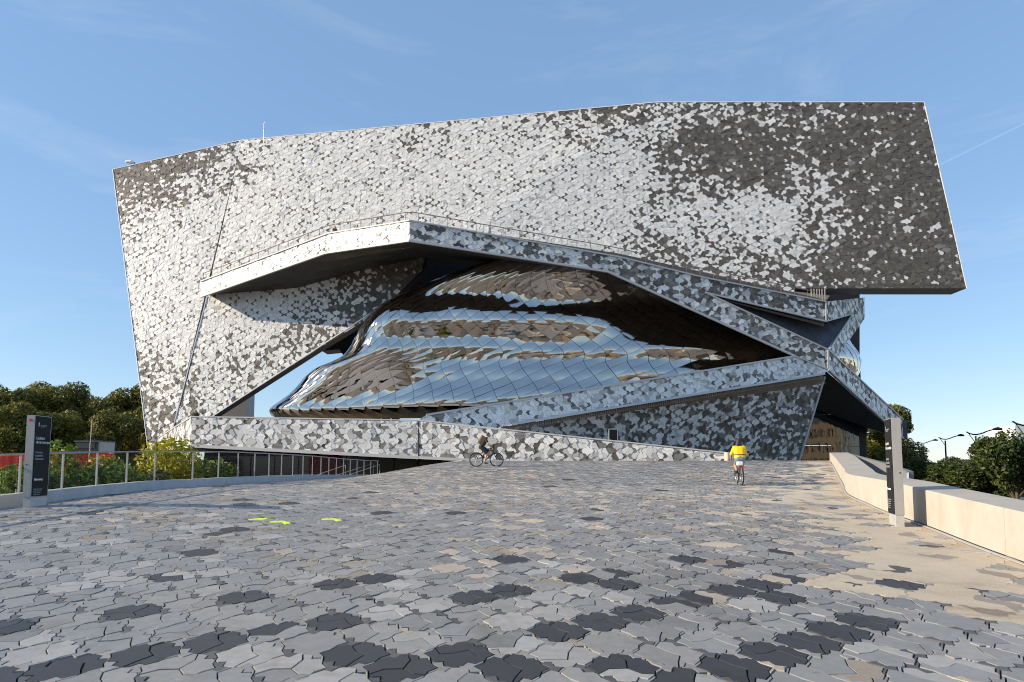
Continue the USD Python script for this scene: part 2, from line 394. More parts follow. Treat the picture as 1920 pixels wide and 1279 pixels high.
# ------------------------------------------------------------------ interlocking panel pattern (kagome net with bent edges)
S3 = math.sqrt(3)
def bent(a, b, prof):
    """a to b (b excluded) with bent middle points; positive offset to the right of the way"""
    a, b = np.asarray(a, float), np.asarray(b, float)
    d = b - a; n = np.array([d[1], -d[0]])
    return [a] + [a + d * t + n * o for t, o in prof]
def templates(prof, split, vert=None):
    vert = vert or prof
    A1, A2 = np.array([1, .5]), np.array([1, -.5])
    hexv = [A1 / 2, (A1 - A2) / 2, -A2 / 2, -A1 / 2, -(A1 - A2) / 2, A2 / 2]     # ccw
    pr = lambda a, b: vert if abs(a[0] - b[0]) < .2 else prof
    edges = [bent(hexv[k], hexv[(k + 1) % 6], pr(hexv[k], hexv[(k + 1) % 6])) for k in range(6)]
    def tri(v0, v1, v2):
        out = []
        for a, b in ((v0, v1), (v1, v2), (v2, v0)):
            out += bent(a, b, [(1 - t, -o) for t, o in reversed(pr(a, b))])
        return out
    t1 = tri(A1 / 2, A2 / 2, np.array([1., 0]))
    if Polygon(t1).exterior.is_ccw is False: t1 = tri(A1 / 2, np.array([1., 0]), A2 / 2)[:]
    mid = np.array([.5, 0.]); 
    # second triangle: mirror in the point between the two cells
    t2 = [np.array([-p[0], -p[1]]) for p in t1]
    def part(i, j, inner):
        """piece of the hexagon from vertex i to vertex j (ccw), closed by the inner line from j back to i"""
        pts = []; k = i
        while k != j: pts += edges[k]; k = (k + 1) % 6
        return pts + [hexv[j]] + list(inner)
    outs = {'dart': [t1, t2], 'body': []}
    for (i, j) in ((1, 4), (2, 5), (0, 3)):
        a, b = hexv[i], hexv[j]; d = b - a; n = np.array([d[1], -d[0]])
        line = [a + d * t + n * o for t, o in split]
        outs['body'].append([part(i, j, line[::-1]), part(j, i, line)])
    # three-way
    c = np.array([.06, -.05]); ks = (1, 3, 5)
    legs = {k: [hexv[k] + (c - hexv[k]) * .45 + np.array([-(c - hexv[k])[1], (c - hexv[k])[0]]) * .16] for k in ks}
    three = []
    for q in range(3):
        i, j = ks[q], ks[(q + 1) % 3]
        three.append(part(i, j, legs[j] + [c] + legs[i][::-1]))
    outs['body'].append(three)
    outs['body'].append([sum(edges, [])])
    return outs
T_PANEL = templates([(.22, -.12), (.50, -.18), (.74, -.06)], [(.22, .16), (.50, .02), (.78, -.16)], [(.22, .05), (.5, .30), (.77, .05)])
T_PAVE = templates([(.18, .05), (.42, -.10), (.60, .11), (.84, .05)], [(.20, .16), (.40, .02), (.56, -.19), (.80, -.07)], [(.20, .05), (.48, .36), (.75, .08)])

def scaled_polys(T, p, q, gap):
    S = np.array([p, q])
    def mk(pts):
        g = Polygon(np.array(pts) * S).buffer(0)
        if gap: g = g.buffer(-gap, join_style=2)
        if g.geom_type != 'Polygon': g = max(g.geoms, key=lambda h: h.area)
        g = shapely.geometry.polygon.orient(shapely.simplify(g, 0.002))
        return g, tri2d(Polygon(g.exterior))
    return {'dart': [mk(t) for t in T['dart']], 'body': [[mk(t) for t in var] for var in T['body']]}

def solid_piece(ring, tris, hts, to3, low):
    """top polygon ring (n,2) lifted by hts, with sides down to low"""
    n = len(ring)
    v = np.vstack([to3(ring, hts), to3(ring, np.full(n, low))])
    k = np.arange(n); k2 = (k + 1) % n
    sides = np.vstack([np.c_[k, k + n, k2], np.c_[k2, k + n, k2 + n]])
    return v, np.vstack([tris, sides])

class Panels:
    """panel pieces of one thing; the largest in the photo become parts of their own, the rest one part"""
    def __init__(s): s.items = []          # (px size, parent, v, f, tint)
    def add(s, parent, v, f, tint):
        q = proj(v); ext = q.max(0) - q.min(0)
        inside = (q[:, 0].mean() > 0) & (q[:, 0].mean() < 1920) & (q[:, 1].mean() < 1279)
        s.items.append((ext[0] * ext[1] if inside else 0, parent, v, f, tint))
    def build(s, name, rest, matname, root, limit=300, restparent=None):
        s.items.sort(key=lambda t: -t[0])
        for _, par, v, f, tint in s.items[:limit]: geo(name, (v, f), M[matname], par, tint=tint)
        vs, fs, ts, n = [], [], [], 0
        for _, par, v, f, tint in s.items[limit:]:
            vs.append(v); fs.append(f + n); ts.append(np.tile(tint, (len(v), 1))); n += len(v)
        if vs: geo(rest, (np.vstack(vs), np.vstack(fs)), M[matname], root, tint=np.vstack(ts), kind='stuff')

rngP = np.random.default_rng(11)
TONES = {'white': (.64, .64, .625), 'light': (.585, .585, .57), 'mid': (.40, .40, .39), 'grey': (.18, .172, .158), 'dark': (.098, .087, .073)}
def pick_tone(kind, d, rng, soft=0.0):
    """tone of a piece where the share of dark panels is d"""
    r = rng.random()
    pd = (d ** 1.5 if d < .5 else 1 - .65 * (1 - d) ** .9) if kind == 'body' else min(.99, .02 + .9 * d + (.09 if d < .6 else .1) * (1 - d))
    if kind == 'body': pd = min(1, max(0, (d - .2) * 1.25))
    if kind == 'dart' and d > .8: pd = d - .10
    if r < pd: return 'dark' if rng.random() < .93 - soft * .4 else 'grey'
    r = rng.random()
    if r < .46: return 'white'
    if r < .95 - soft * .35: return 'light'
    return 'mid' if soft == 0 or rng.random() < .6 else 'grey'

CTRL = np.array([
 (230,330,.97),(270,335,.95),(330,310,.93),(400,288,.8),(240,380,.6),(300,365,.72),(350,345,.55),(420,305,.4),(300,420,.2),(380,400,.12),(255,440,.3),
 (300,500,.12),(350,560,.05),(265,570,.15),(320,640,.15),(280,700,.55),(290,760,.72),(290,820,.68),(330,740,.45),
 (480,272,.3),(560,300,.12),(700,265,.12),(780,240,.4),(900,228,.2),(1000,222,.35),(1080,212,.75),(1150,212,.8),(1200,210,.75),(1080,250,.42),(1150,245,.35),
 (600,400,.08),(500,400,.06),(800,350,.1),(900,300,.12),(1000,300,.18),(1050,280,.2),(680,330,.08),(920,390,.06),
 (1250,205,.5),(1300,200,.55),(1230,250,.3),(1180,300,.08),(1150,350,.06),(1200,262,.35),(1250,285,.97),(1300,265,.97),(1350,280,1.),(1450,280,1.),(1300,325,.85),(1400,325,1.),(1450,345,.97),
 (1250,330,.55),(1200,330,.14),(1280,370,.45),(1340,345,.75),(1100,400,.04),(1050,430,.04),(1250,420,.35),(1350,400,.25),(1420,380,.1),(1460,410,.12),(1480,360,.5),
 (1520,390,.5),(1540,430,.55),(1420,440,.22),(1300,450,.42),(1250,460,.65),(1380,470,.5),(1480,480,.5),(1500,500,.75),(1580,420,.8),(1640,400,.92),(1700,400,.96),
 (1700,300,.98),(1600,300,.99),(1550,250,.96),(1450,220,.85),(1350,205,.6),(1550,210,.86),(1650,210,.95),(1720,210,.98),(1600,500,.93),(1700,480,.97),(1780,500,.99),
 (1780,530,.98),(1450,510,.72),(1400,480,.5)], float)
CTRL_WEDGE = np.array([(400,580,.15),(450,540,.2),(500,560,.22),(600,540,.4),(650,560,.6),(700,540,.85),(760,520,.95),(690,580,.75),(640,610,.6),(560,640,.45),(500,600,.2),
 (480,680,.4),(420,700,.32),(550,690,.35),(430,760,.3),(380,740,.42)], float)
def field(ctrl):
    def f(p):
        q = proj(p); w = 1 / ((ctrl[:, 0] - q[0]) ** 2 + (ctrl[:, 1] - q[1]) ** 2 + 60) ** 2.3
        return float((w * ctrl[:, 2]).sum() / w.sum())
    return f

def panel_surface(store, parent, plane, poly2, density, p=.80, q=.84, gap=.007, jitter=.05, tilt=.03, soft=0.0, rot=0.0, low=0.0):
    rng = rngP
    tp = scaled_polys(T_PANEL, p, q, gap)
    x0, y0, x1, y1 = poly2.bounds
    pp = prep(poly2)
    for i in range(int(x0 / p) - 2, int(x1 / p) + 3):
        for j in range(int(y0 / q) - 2, int(y1 / q) + 3):
            c = np.array([i * p, (j + (.5 if i % 2 else 0)) * q])
            if c[0] < x0 - 2 * p or c[0] > x1 + 2 * p or c[1] < y0 - 2 * q or c[1] > y1 + 2 * q: continue
            var = tp['body'][int(rng.choice(5, p=[.27, .22, .22, .21, .08]))]
            d = density(plane.to3(c[None])[0])
            base_t = None
            for kind, pieces in (('body', var), ('dart', tp['dart'][:1]), ('dart', tp['dart'][1:])):
                bt = pick_tone(kind, d, rng, soft)
                for g, (tv, tf) in pieces:
                    tone = bt if (kind == 'dart' or rng.random() < .2) else pick_tone(kind, d, rng, soft)
                    off = c if kind == 'body' or g is tp['dart'][0][0] else c
                    ring = np.array(tv) + off
                    h0 = .03 + rng.random() * jitter; ax, ay = rng.normal(0, tilt, 2)
                    rgb = np.array(TONES[tone]) * (1 + rng.normal(0, .05 if tone != 'dark' else .16))
                    P_ = Polygon(ring)
                    if pp.contains(P_): parts = [(ring, tf)]
                    elif pp.intersects(P_):
                        cl = poly2.intersection(P_); parts = []
                        for h in getattr(cl, 'geoms', [cl]):
                            if h.geom_type == 'Polygon' and h.area > .01:
                                v2, f2 = tri2d(Polygon(h.exterior)); 
                                parts.append((np.array(v2), f2))
                    else: continue
                    for r_, f_ in parts:
                        hts = np.maximum(.01, h0 + (r_ - c) @ np.array([ax, ay]))
                        # outline order equals vertex order for simple polygons
                        v, f = solid_piece(r_, f_, hts, plane.to3, low)
                        store.add(parent, v, f, rgb)

def prism_back(plane, pts, depth, front=0.0, dirv=None):
    """closed solid behind a planar outline (3D points)"""
    q = plane.to2(np.array(pts)); v, f = tri2d(Polygon(q))
    ring = np.array(v); n = len(ring)
    a = plane.to3(ring, np.full(n, front))
    dv = -plane.n * depth if dirv is None else np.asarray(dirv) * depth
    b = a + dv
    fs = [f, f[:, ::-1] + n]; k = np.arange(n); k2 = (k + 1) % n
    fs.append(np.vstack([np.c_[k, k + n, k2], np.c_[k2, k + n, k2 + n]]))
    return np.vstack([a, b]), np.vstack(fs)

# ------------------------------------------------------------------ concert hall
hall = thing('concert_hall', 'huge concert hall clad in bird shaped aluminium panels with a mirror steel body', 'concert hall')
HP = Panels()
# the roof sail: three faces
B = at(454, 263, 88); BB = at(326, 800, 83.5); C = at(1232, 192, 78)
pl_mid = Plane(B, BB, C)
A = at(212, 318, 90.6)
pl_left = Plane(A, B, BB)
fold = pl_mid.hit(920, 412)
pl_right = Plane(C, fold, at(1812, 541, 72))
def poly_on(plane, pxs): return [plane.hit(*p) for p in pxs]
left_pts = [A, B] + poly_on(pl_left, [(318, 833), (300, 850), (279, 850)])
mid_pts = [B, C] + poly_on(pl_mid, [(920, 412), (915, 440), (768, 426), (620, 452), (380, 545), (387, 560)])
right_pts = [C] + poly_on(pl_right, [(1732, 192), (1812, 541), (1490, 541), (1490, 556), (1160, 492), (915, 440), (920, 412)])
def facade(pname, plane, pts, dens, depth=2.6, dirv=(0, 1, 0), trim=True, back='joint', **kw):
    w = geo(pname, prism_back(plane, pts, depth, 0.0, dirv), M[back], hall)
    panel_surface(HP, w, plane, Polygon(plane.to2(np.array(pts))).buffer(0), dens, **kw)
    return w
fld = field(CTRL)
facade('west_roof_wall', pl_left, left_pts, fld, p=.78, q=.78)
facade('middle_roof_wall', pl_mid, mid_pts, fld, p=.78, q=.78)
facade('east_roof_wall', pl_right, right_pts, fld, p=.76, q=.76)
# light edge trims along the top and the folds
tr = MB()
def edge_trim(mb, a, b, w=.07, off=(0, -.07, 0)):
    o = np.array(off); mb.bar(np.array(a) + o, np.array(b) + o, w)
for a, b in ((A, B), (B, C), (C, right_pts[1]), (right_pts[1], right_pts[2]), (A, left_pts[-1])): edge_trim(tr, a, b)
tr.build('roof_edge_trim', M['edge'], hall)
und = MB()
e0, e1 = right_pts[2], right_pts[3]
# wedge wall below the terrace (same plane, set back a little)
pl_w = Plane(at(389, 556, 83.2), at(322, 806, 82.2), at(735, 560, 79.5))
wedge_px = [(389, 548), (800, 470), (792, 506), (735, 562), (700, 592), (600, 652), (395, 783), (380, 800), (322, 806), (345, 742)]
wedge_pts = poly_on(pl_w, wedge_px)
facade('wedge_wall', pl_w, wedge_pts, field(CTRL_WEDGE), depth=1.8, back='black', p=.74, q=.78)
wt = MB(); edge_trim(wt, pl_w.hit(389, 556), pl_w.hit(324, 806), .10, (0, -.07, 0)); edge_trim(wt, pl_w.hit(395, 783), pl_w.hit(735, 562), .12, (0, -.06, 0))
wt.build('wedge_edge_trim', M['edge'], hall)

# terrace fascia: two planes meeting at the tip
tip_t, tip_b = at(768, 414, 67.5), at(768, 452, 67.5)
pl_fr = Plane(tip_t, tip_b, at(1548, 566, 71.5))
pl_fl1 = Plane(tip_t, tip_b, at(616, 438, 73))
k_t, k_b = pl_fl1.hit(616, 438), pl_fl1.hit(611, 475)
pl_fl2 = Plane(k_t, k_b, at(377, 528, 81))
fr_px = [(768, 414), (1160, 482), (1320, 521), (1548, 566), (1548, 603), (1322, 549), (1552, 656), (1552, 693), (1490, 668), (1140, 510), (768, 452)]
fr_pts = poly_on(pl_fr, fr_px)
def cst(v): return lambda p: v
def dens_fr(p):
    x, y = proj(p)
    if x < 1150: return .40
    if y > 560 + (x - 1320) * .12: return .45
    return .66
facade('terrace_fascia', pl_fr, fr_pts, dens_fr, depth=.35, soft=.6)
facade('terrace_fascia', pl_fl1, [tip_t, tip_b, k_b, k_t], cst(.10), depth=.35)
fl2 = poly_on(pl_fl2, [(616, 438), (611, 475), (377, 557), (377, 528)])
fl2[0], fl2[1] = k_t, k_b
facade('terrace_fascia', pl_fl2, fl2, cst(.10), depth=.35)
ft = MB()
def run(mb, pts, w, off=(0, -.1, 0), h=None):
    for a, b in zip(pts[:-1], pts[1:]): mb.bar(np.array(a) + off, np.array(b) + off, w, h)
run(ft, [fl2[3], k_t, tip_t] + fr_pts[1:4], .14)
run(ft, [fl2[2], k_b, tip_b] + fr_pts[-2:-4:-1] , .20); run(ft, [fr_pts[5], fr_pts[4]], .16); run(ft, [fr_pts[5], fr_pts[6]], .14)
ft.build('fascia_trim', M['trim'], hall)
# terrace soffit (dark underside) and the terrace floor
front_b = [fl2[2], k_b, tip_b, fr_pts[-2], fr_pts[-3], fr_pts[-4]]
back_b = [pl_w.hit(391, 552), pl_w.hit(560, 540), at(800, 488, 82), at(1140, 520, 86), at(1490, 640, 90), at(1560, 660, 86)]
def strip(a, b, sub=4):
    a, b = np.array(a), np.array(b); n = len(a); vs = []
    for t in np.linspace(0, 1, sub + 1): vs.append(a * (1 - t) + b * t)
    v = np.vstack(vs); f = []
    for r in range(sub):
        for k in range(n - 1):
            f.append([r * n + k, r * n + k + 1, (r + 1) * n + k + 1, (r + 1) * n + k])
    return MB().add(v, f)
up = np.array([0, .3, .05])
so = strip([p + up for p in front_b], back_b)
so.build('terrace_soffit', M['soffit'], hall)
fl = strip([p + [0, .3, -.12] for p in [fl2[3], k_t, tip_t, fr_pts[1], fr_pts[2], fr_pts[3]]], [pl_mid.hit(385, 540) + [0, .5, 0], pl_mid.hit(616, 452) + [0, .5, 0], pl_mid.hit(768, 425) + [0, .5, 0], pl_right.hit(1160, 490) + [0, .5, 0], pl_right.hit(1330, 526) + [0, .5, 0], pl_right.hit(1560, 552) + [0, .5, 0]])
fl.build('terrace_floor', M['timber'], hall)
# brown upstand between the terrace edge and the wall
us_t = [pl_fr.hit(940, 437) + [0, .7, .0], pl_fr.hit(1160, 471) + [0, .7, 0], pl_fr.hit(1330, 508) + [0, .7, 0], pl_fr.hit(1545, 557) + [0, .7, 0]]
us_b = [p + [0, 0, -1.0] for p in us_t]
strip(us_t, us_b, 1).build('terrace_upstand', M['timber'], hall)
# dark recess between upper ledge and the diagonal band
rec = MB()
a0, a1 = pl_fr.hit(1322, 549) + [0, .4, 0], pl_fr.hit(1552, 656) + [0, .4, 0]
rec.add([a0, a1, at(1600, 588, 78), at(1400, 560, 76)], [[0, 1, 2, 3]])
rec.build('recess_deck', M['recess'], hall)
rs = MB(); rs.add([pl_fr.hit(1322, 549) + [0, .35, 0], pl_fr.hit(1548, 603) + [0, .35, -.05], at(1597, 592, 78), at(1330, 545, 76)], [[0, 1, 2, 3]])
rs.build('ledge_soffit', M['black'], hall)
lip = MB()
for (x0, y0), (x1, y1) in (((1322, 551), (1548, 606)), ):
    n = 60
    for k in range(n):
        t = k / n; t2 = (k + .55) / n
        p, q = pl_fr.hit(x0 + (x1 - x0) * t, y0 + (y1 - y0) * t) + [0, .25, 0], pl_fr.hit(x0 + (x1 - x0) * t2, y0 + (y1 - y0) * t2) + [0, .25, 0]
        h = .1 + .22 * t
        lip.add([p, q, q - [0, 0, h], p - [0, 0, h]], [[0, 1, 2, 3]])
lip.build('ledge_ribs', M['timber'], hall, kind='stuff')
# east side faces
R0, R1 = fr_pts[3], fr_pts[4]
pl_s1 = Plane(R0, R1, at(1620, 562, 81))
facade('east_ledge_face', pl_s1, [R0] + poly_on(pl_s1, [(1620, 558), (1620, 598), (1567, 672), (1553, 657), (1598, 588)]) + [R1], cst(.38), depth=.4, soft=.7, p=1.0, q=1.0)
pl_s3 = Plane(fr_pts[6], fr_pts[7], at(1692, 790, 84))
s3 = [fr_pts[6]] + poly_on(pl_s3, [(1692, 787), (1692, 822)]) + [fr_pts[7]]
facade('east_ramp_band', pl_s3, s3, cst(.3), depth=.4, soft=.7, p=.95, q=.95)
st_ = MB(); run(st_, [s3[0], s3[1]], .16); run(st_, [s3[3], s3[2]], .22); run(st_, [R0, R1], .12); run(st_, [R1, pl_s1.hit(1598, 589)], .12); run(st_, [pl_s1.hit(1553, 657), pl_s1.hit(1598, 588)], .16)
run(st_, [fr_pts[6], fr_pts[7]], .12)
st_.build('east_trim', M['trim'], hall)
cap = MB(); cap.box((s3[1] + s3[2]) / 2 + [.25, .6, 0], (.6, 1.4, np.linalg.norm(s3[1] - s3[2]))); cap.build('east_ramp_end', M['recess'], hall)
# lower access ramp band
pl_lb = Plane(at(790, 778, 60), at(1552, 660, 71), at(1545, 700, 71))
lb_px = [(780, 790), (800, 778), (1490, 668), (1552, 693), (1545, 701), (960, 795), (930, 803)]
lb_pts = poly_on(pl_lb, lb_px)
facade('access_ramp_band', pl_lb, lb_pts, cst(.13), depth=.35, soft=.5)
lt = MB(); run(lt, [lb_pts[1], lb_pts[2]], .16); run(lt, [lb_pts[5], lb_pts[4]], .22); run(lt, [lb_pts[2], lb_pts[3]], .12)
lt.build('ramp_band_trim', M['trim'], hall)
pl_tz = Plane(at(960, 795, 63.5), at(1545, 712, 72.6), at(1497, 866, 76.5))
tz_px = [(940, 800), (1545, 706), (1496, 868), (900, 868)]
tz_pts = poly_on(pl_tz, tz_px)
def dens_tz(p):
    x, y = proj(p)
    return float(np.clip(.42 + .25 * (x - 1000) / 500 * (y - 700) / 120, .3, .62))
facade('lower_wall', pl_tz, tz_pts, dens_tz, depth=.6, soft=.7)
tz = MB(); run(tz, [tz_pts[1], tz_pts[2]], .22); tz.build('lower_wall_trim', M['trim'], hall)
ls = MB()
lsf = [pl_lb.hit(945, 800) + [0, .3, 0], lb_pts[4] + [0, .3, 0]]; lsb = [pl_tz.hit(930, 806), pl_tz.hit(1548, 720)]
strip(lsf, lsb, 2).build('ramp_soffit', M['timber'], hall)
rb = MB(); n = 150
for k in range(n):
    t, t2 = k / n, (k + .55) / n
    p, q = lsf[0] * (1 - t) + lsf[1] * t, lsf[0] * (1 - t2) + lsf[1] * t2
    rb.add([p, q, q - [0, 0, .45], p - [0, 0, .45]], [[0, 1, 2, 3]])
rb.build('ramp_soffit_ribs', M['timber'], hall, kind='stuff')
# east entrance: black soffit, glazing and column
es = MB(); es.add([lb_pts[4] + [0, .4, -.1], s3[3] + [0, .4, -.1], s3[2] + [0, .3, -.05], at(1614, 800, 88), at(1520, 764, 79)], [[0, 1, 4, 4], [1, 2, 4, 4], [2, 3, 4, 4]])
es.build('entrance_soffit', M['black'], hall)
gA, gB = np.array([*pl_tz.hit(1490, 866)[:2], 0]) + [-.5, 1.2, 0], np.array([*at(1612, 860, 83.5)[:2], 0])
gdir = (gB - gA); gl = np.linalg.norm(gdir); gdir /= gl
glz = geo('entrance_glazing_frame', MB().bar(gA + [0, .1, 2.35], gB + [0, .1, 2.35], .2).bar(gA + [0, .1, 9.0], gB + [0, .1, 9.0], .12).get(), M['black_metal'], hall)
ng = 9
for k in range(ng):
    a, b = gA + gdir * gl * (k + .01) / ng, gA + gdir * gl * (k + .99) / ng
    for z0, z1 in ((2.3, 4.3), (4.36, 8.0), (8.06, 12.0)):
        geo('glass_pane', MB().bar((a + [0, 0, (z0 + z1) / 2]), (b + [0, 0, (z0 + z1) / 2]), .05, z1 - z0).get(), M['glass_dark'], glz)
    MB().bar(a + [0, .06, 2.3], a + [0, .06, 12], .07).build('mullion', M['black_metal'], glz)
col = MB(); cb_ = at(1616, 858, 85); cb_[2] = LOW
col.add([*(cb_ + np.array(o) for o in ((-.9, 0, 0), (.3, 0, 0), (.3, 1.2, 0), (-.9, 1.2, 0))), *(cb_ + np.array(o) for o in ((-1.2, 0, 13), (.9, 0, 13), (.9, 1.2, 13), (-1.2, 1.2, 13)))],
        [[0, 1, 5, 4], [1, 2, 6, 5], [2, 3, 7, 6], [3, 0, 4, 7]])
col.build('entrance_column', M['black'], hall)
# back leg and dark core behind the steel body
leg_ = MB()
lp = [at(430, 735, 92), at(462, 735, 92), at(460, 800, 92), at(405, 800, 92)]
leg_.add(lp + [p + np.array([0, 3, 0]) for p in lp], [[0, 1, 2, 3], [7, 6, 5, 4], [0, 4, 5, 1], [1, 5, 6, 2]])
leg_.build('rear_leg', M['panel'], hall, tint=(.25, .25, .26))
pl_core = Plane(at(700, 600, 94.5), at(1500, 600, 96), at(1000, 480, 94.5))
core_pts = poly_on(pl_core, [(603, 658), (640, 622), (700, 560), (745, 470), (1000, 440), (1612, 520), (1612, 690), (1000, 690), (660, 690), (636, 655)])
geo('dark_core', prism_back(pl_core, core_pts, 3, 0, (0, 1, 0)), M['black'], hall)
sp_ = MB(); a = at(1618, 590, 99); sp_.box((a[0] - 1.7, 100, 14), (2.0, 2.0, 22)); sp_.build('rear_post', M['black'], hall)

# ---- the mirror steel body
TYR = np.array([470, 490, 505, 515, 530, 545, 560, 572, 583, 592, 600, 608, 616, 628, 638, 646, 656, 668, 680, 692, 704, 716, 728, 738, 748, 756, 764, 774, 785.])
XCOL = (np.array([600, 700, 850, 1050, 1250]) - 960) / 1280 * 76.0
TILT = np.array([[8.0, 8.0, 8.0, 8.0, 8.0, 8.0, 8.0, 8.0, 8.0, 8.0, 8.0, 8.0, 8.0, 8.0, 8.0, 8.0, 8.0, 3.6, -3.0, -11.2, -6.4, -11.1, -14.1, -15.5, -2.5, 4.2, -2.0, -18.3, -30.0], [16.0, 16.0, 16.0, 16.0, 16.0, 16.0, 16.0, 14.1, 12.3, 5.0, 3.0, -8.4, -12.0, -10.0, -1.0, 0.4, -1.0, -10.0, -12.2, -14.0, -14.0, -14.0, -11.7, 2.0, 4.1, 1.7, -9.0, -19.6, -30.0], [20.0, 14.3, 10.0, 0.8, -12.0, -10.0, 26.0, 22.8, 12.2, 2.0, 2.0, -8.6, -13.0, -10.0, 1.2, 0.9, -8.3, -10.0, 1.0, 3.1, -0.7, 4.8, 7.0, 6.0, 5.0, 0.0, -12.0, -20.6, -30.0], [24.0, 18.0, -2.0, -12.0, -15.0, -14.5, -14.0, 0.0, 24.0, 14.8, 2.9, -4.4, -12.0, -12.7, -7.5, 1.3, 3.7, -3.0, 3.6, 6.4, 6.9, 7.5, 8.0, 3.0, -9.2, -14.0, -18.4, -23.9, -30.0], [20.0, 10.7, 0.7, -10.0, -12.0, -14.0, 1.5, 19.1, 21.0, 22.6, 24.0, 23.6, 23.2, 22.6, 22.1, 13.6, -6.0, -9.0, 4.5, 6.0, 6.0, 5.0, 4.0, 0.7, -6.0, -12.0, -17.0, -23.2, -30.0]])
zz = lambda y: EYE + (876 - y) / 1280 * 76.0
yy = np.linspace(470, 785, 316)
def integrate(tilts):
    out = []
    for row in tilts:
        tl = np.interp(yy, TYR, row); h = np.zeros_like(yy)
        for k in range(len(yy) - 2, -1, -1):               # upwards from the bottom
            h[k] = h[k + 1] + math.tan(math.radians(tl[k])) * (zz(yy[k]) - zz(yy[k + 1]))
        out.append(h - h[yy.searchsorted(742)])
    return np.array(out)
TILT = np.where(TILT < 0, TILT * 1.5, np.where((TYR > 640) & (TILT < 10), TILT * 1.9, TILT))
TILT[2:4, (TYR > 660) & (TYR < 676)] = -14.0
TILT[3:5, (TYR > 700) & (TYR < 720)] -= 14.0
YFT = integrate(TILT)
def front(x, y):
    k = np.clip((y - 470), 0, 314.999); k0 = k.astype(int); fk = k - k0
    a = YFT[:, k0] * (1 - fk) + YFT[:, k0 + 1] * fk
    xc = np.clip(x, XCOL[0], XCOL[-1]); i = np.clip(np.searchsorted(XCOL, xc) - 1, 0, len(XCOL) - 2)
    t = (xc - XCOL[i]) / (XCOL[i + 1] - XCOL[i]); t = t * t * (3 - 2 * t)
    lo = np.take_along_axis(a, i[None], 0)[0]; hi = np.take_along_axis(a, (i + 1)[None], 0)[0]
    return 74.0 + lo * (1 - t) + hi * t + .0055 * (x - 5) ** 2
xl_y = np.array([470, 480, 500, 520, 545, 568, 590, 610, 628, 645, 660, 670, 680, 696, 714, 729, 743, 758, 770, 785.])
xl_x = np.array([960, 915, 850, 800, 748, 715, 694, 681, 671, 661, 648, 628, 600, 577, 560, 542, 520, 500, 506, 560.])
xr_y = np.array([470, 500, 550, 580, 610, 640, 665, 690, 720, 740, 785.])
xr_x = np.array([1440, 1500, 1570, 1596, 1612, 1620, 1616, 1600, 1575, 1560, 1535.])
fl_, fr_ = PchipInterpolator(xl_y, xl_x), PchipInterpolator(xr_y, xr_x)
YB = 84.0
def roll(d, R):
    q = np.clip(1 - d / R, 0, 1); return R * (1 - np.sqrt(np.maximum(0, 1 - q * q)))
def body(u, y):
    """u: 0 left to 1 right round the front, y: photo row level"""
    u, y = np.broadcast_arrays(np.asarray(u, float), np.asarray(y, float))
    xl, xr = (fl_(y) - 960) / 1280 * YB, (fr_(y) - 960) / 1280 * 93.0
    x = xl + (xr - xl) * (1 - np.cos(u * math.pi)) / 2
    z = zz(y)
    ripple = .7 * (meshkit.fbm(np.stack([x / 7.0, z / 5.0, x * 0 + .5], -1), 3, 8) - .5)
    Y = front(x, y) + roll(x - xl, 5.0) + 1.25 * roll(xr - x, 11.0) + ripple
    return np.stack([x, Y, z], -1)
uu, vv = np.meshgrid(np.linspace(0, 1, 90), np.linspace(471, 784, 80), indexing='ij')
bv = body(uu, vv).reshape(-1, 3); bv[:, 1] += .28
nv = 80
bf = [[i * nv + j, i * nv + j + 1, (i + 1) * nv + j + 1, (i + 1) * nv + j] for i in range(89) for j in range(nv - 1)]
def _abs(x, y): return (y < 440 + (x - 768) * .155 if x < 1140 else (y < 498 + (x - 1140) * .45 if x < 1490 else False))
_bp = proj(bv); bf = [f for f in bf if not any(_abs(*_bp[k]) for k in f)]
sbody = geo('steel_body', (bv, np.array(bf)), M['steel_back'], hall, smooth=True)
rngS = np.random.default_rng(5)
shing = []
NU, DV = 46, 27.0
gs = np.linspace(-1, 1, 5)
def above_soffit(x, y):
    return (y < 446 + (x - 768) * .155 if x < 1140 else (y < 504 + (x - 1140) * .45 if x < 1490 else False))
for j in range(-1, 26):
    for i in range(NU + 1):
        cu = (i + (.5 if j % 2 else 0)) / NU; cv = 478 + j * DV / 2
        du, dv = .5 / NU * .978, DV / 2 * .978
        a, b = np.meshgrid(gs, gs, indexing='ij')               # diamond coordinates
        U = cu + (a + b) / 2 * du * 1.0; V = cv + (b - a) / 2 * dv * 1.0
        U = U + (V - 630) / DV * .005
        if U.min() < .004 or U.max() > .996 or V.min() < 472 or V.max() > 783: continue
        p = body(U, V)
        e = 1e-3
        pu, pv = body(U + e, V) - p, body(U, V + .5) - p
        n = np.cross(pu, pv); n /= np.linalg.norm(n, axis=-1, keepdims=True)
        n = np.where((n[..., 1:2] > 0), -n, n)
        t1, t2 = rngS.normal(0, .022, 2)
        lift = .05 + .028 * (V - cv) / dv + t1 * a * .5 + t2 * b * .5 + .03 * (1 - a * a) * (1 - b * b)
        p = p + n * lift[..., None]
        v = p.reshape(-1, 3)
        f = [[r * 5 + c, r * 5 + c + 1, (r + 1) * 5 + c + 1, (r + 1) * 5 + c] for r in range(4) for c in range(4)]
        q = proj(v); x, y = q.mean(0); ext = (q.max(0) - q.min(0)).prod()
        hid = (x < 1500 and y > 790 - (x - 790) * .157) or y > 782 or (y < 452 + (x - 768) * .155) or (x > 1140 and x < 1500 and y < 512 + (x - 1140) * .45) or (x < 735 and y < 790 - (x - 395) * .65)
        if above_soffit(x, y): continue
        shing.append((0 if hid else ext, v, np.array(f)))
shing.sort(key=lambda t: -t[0])
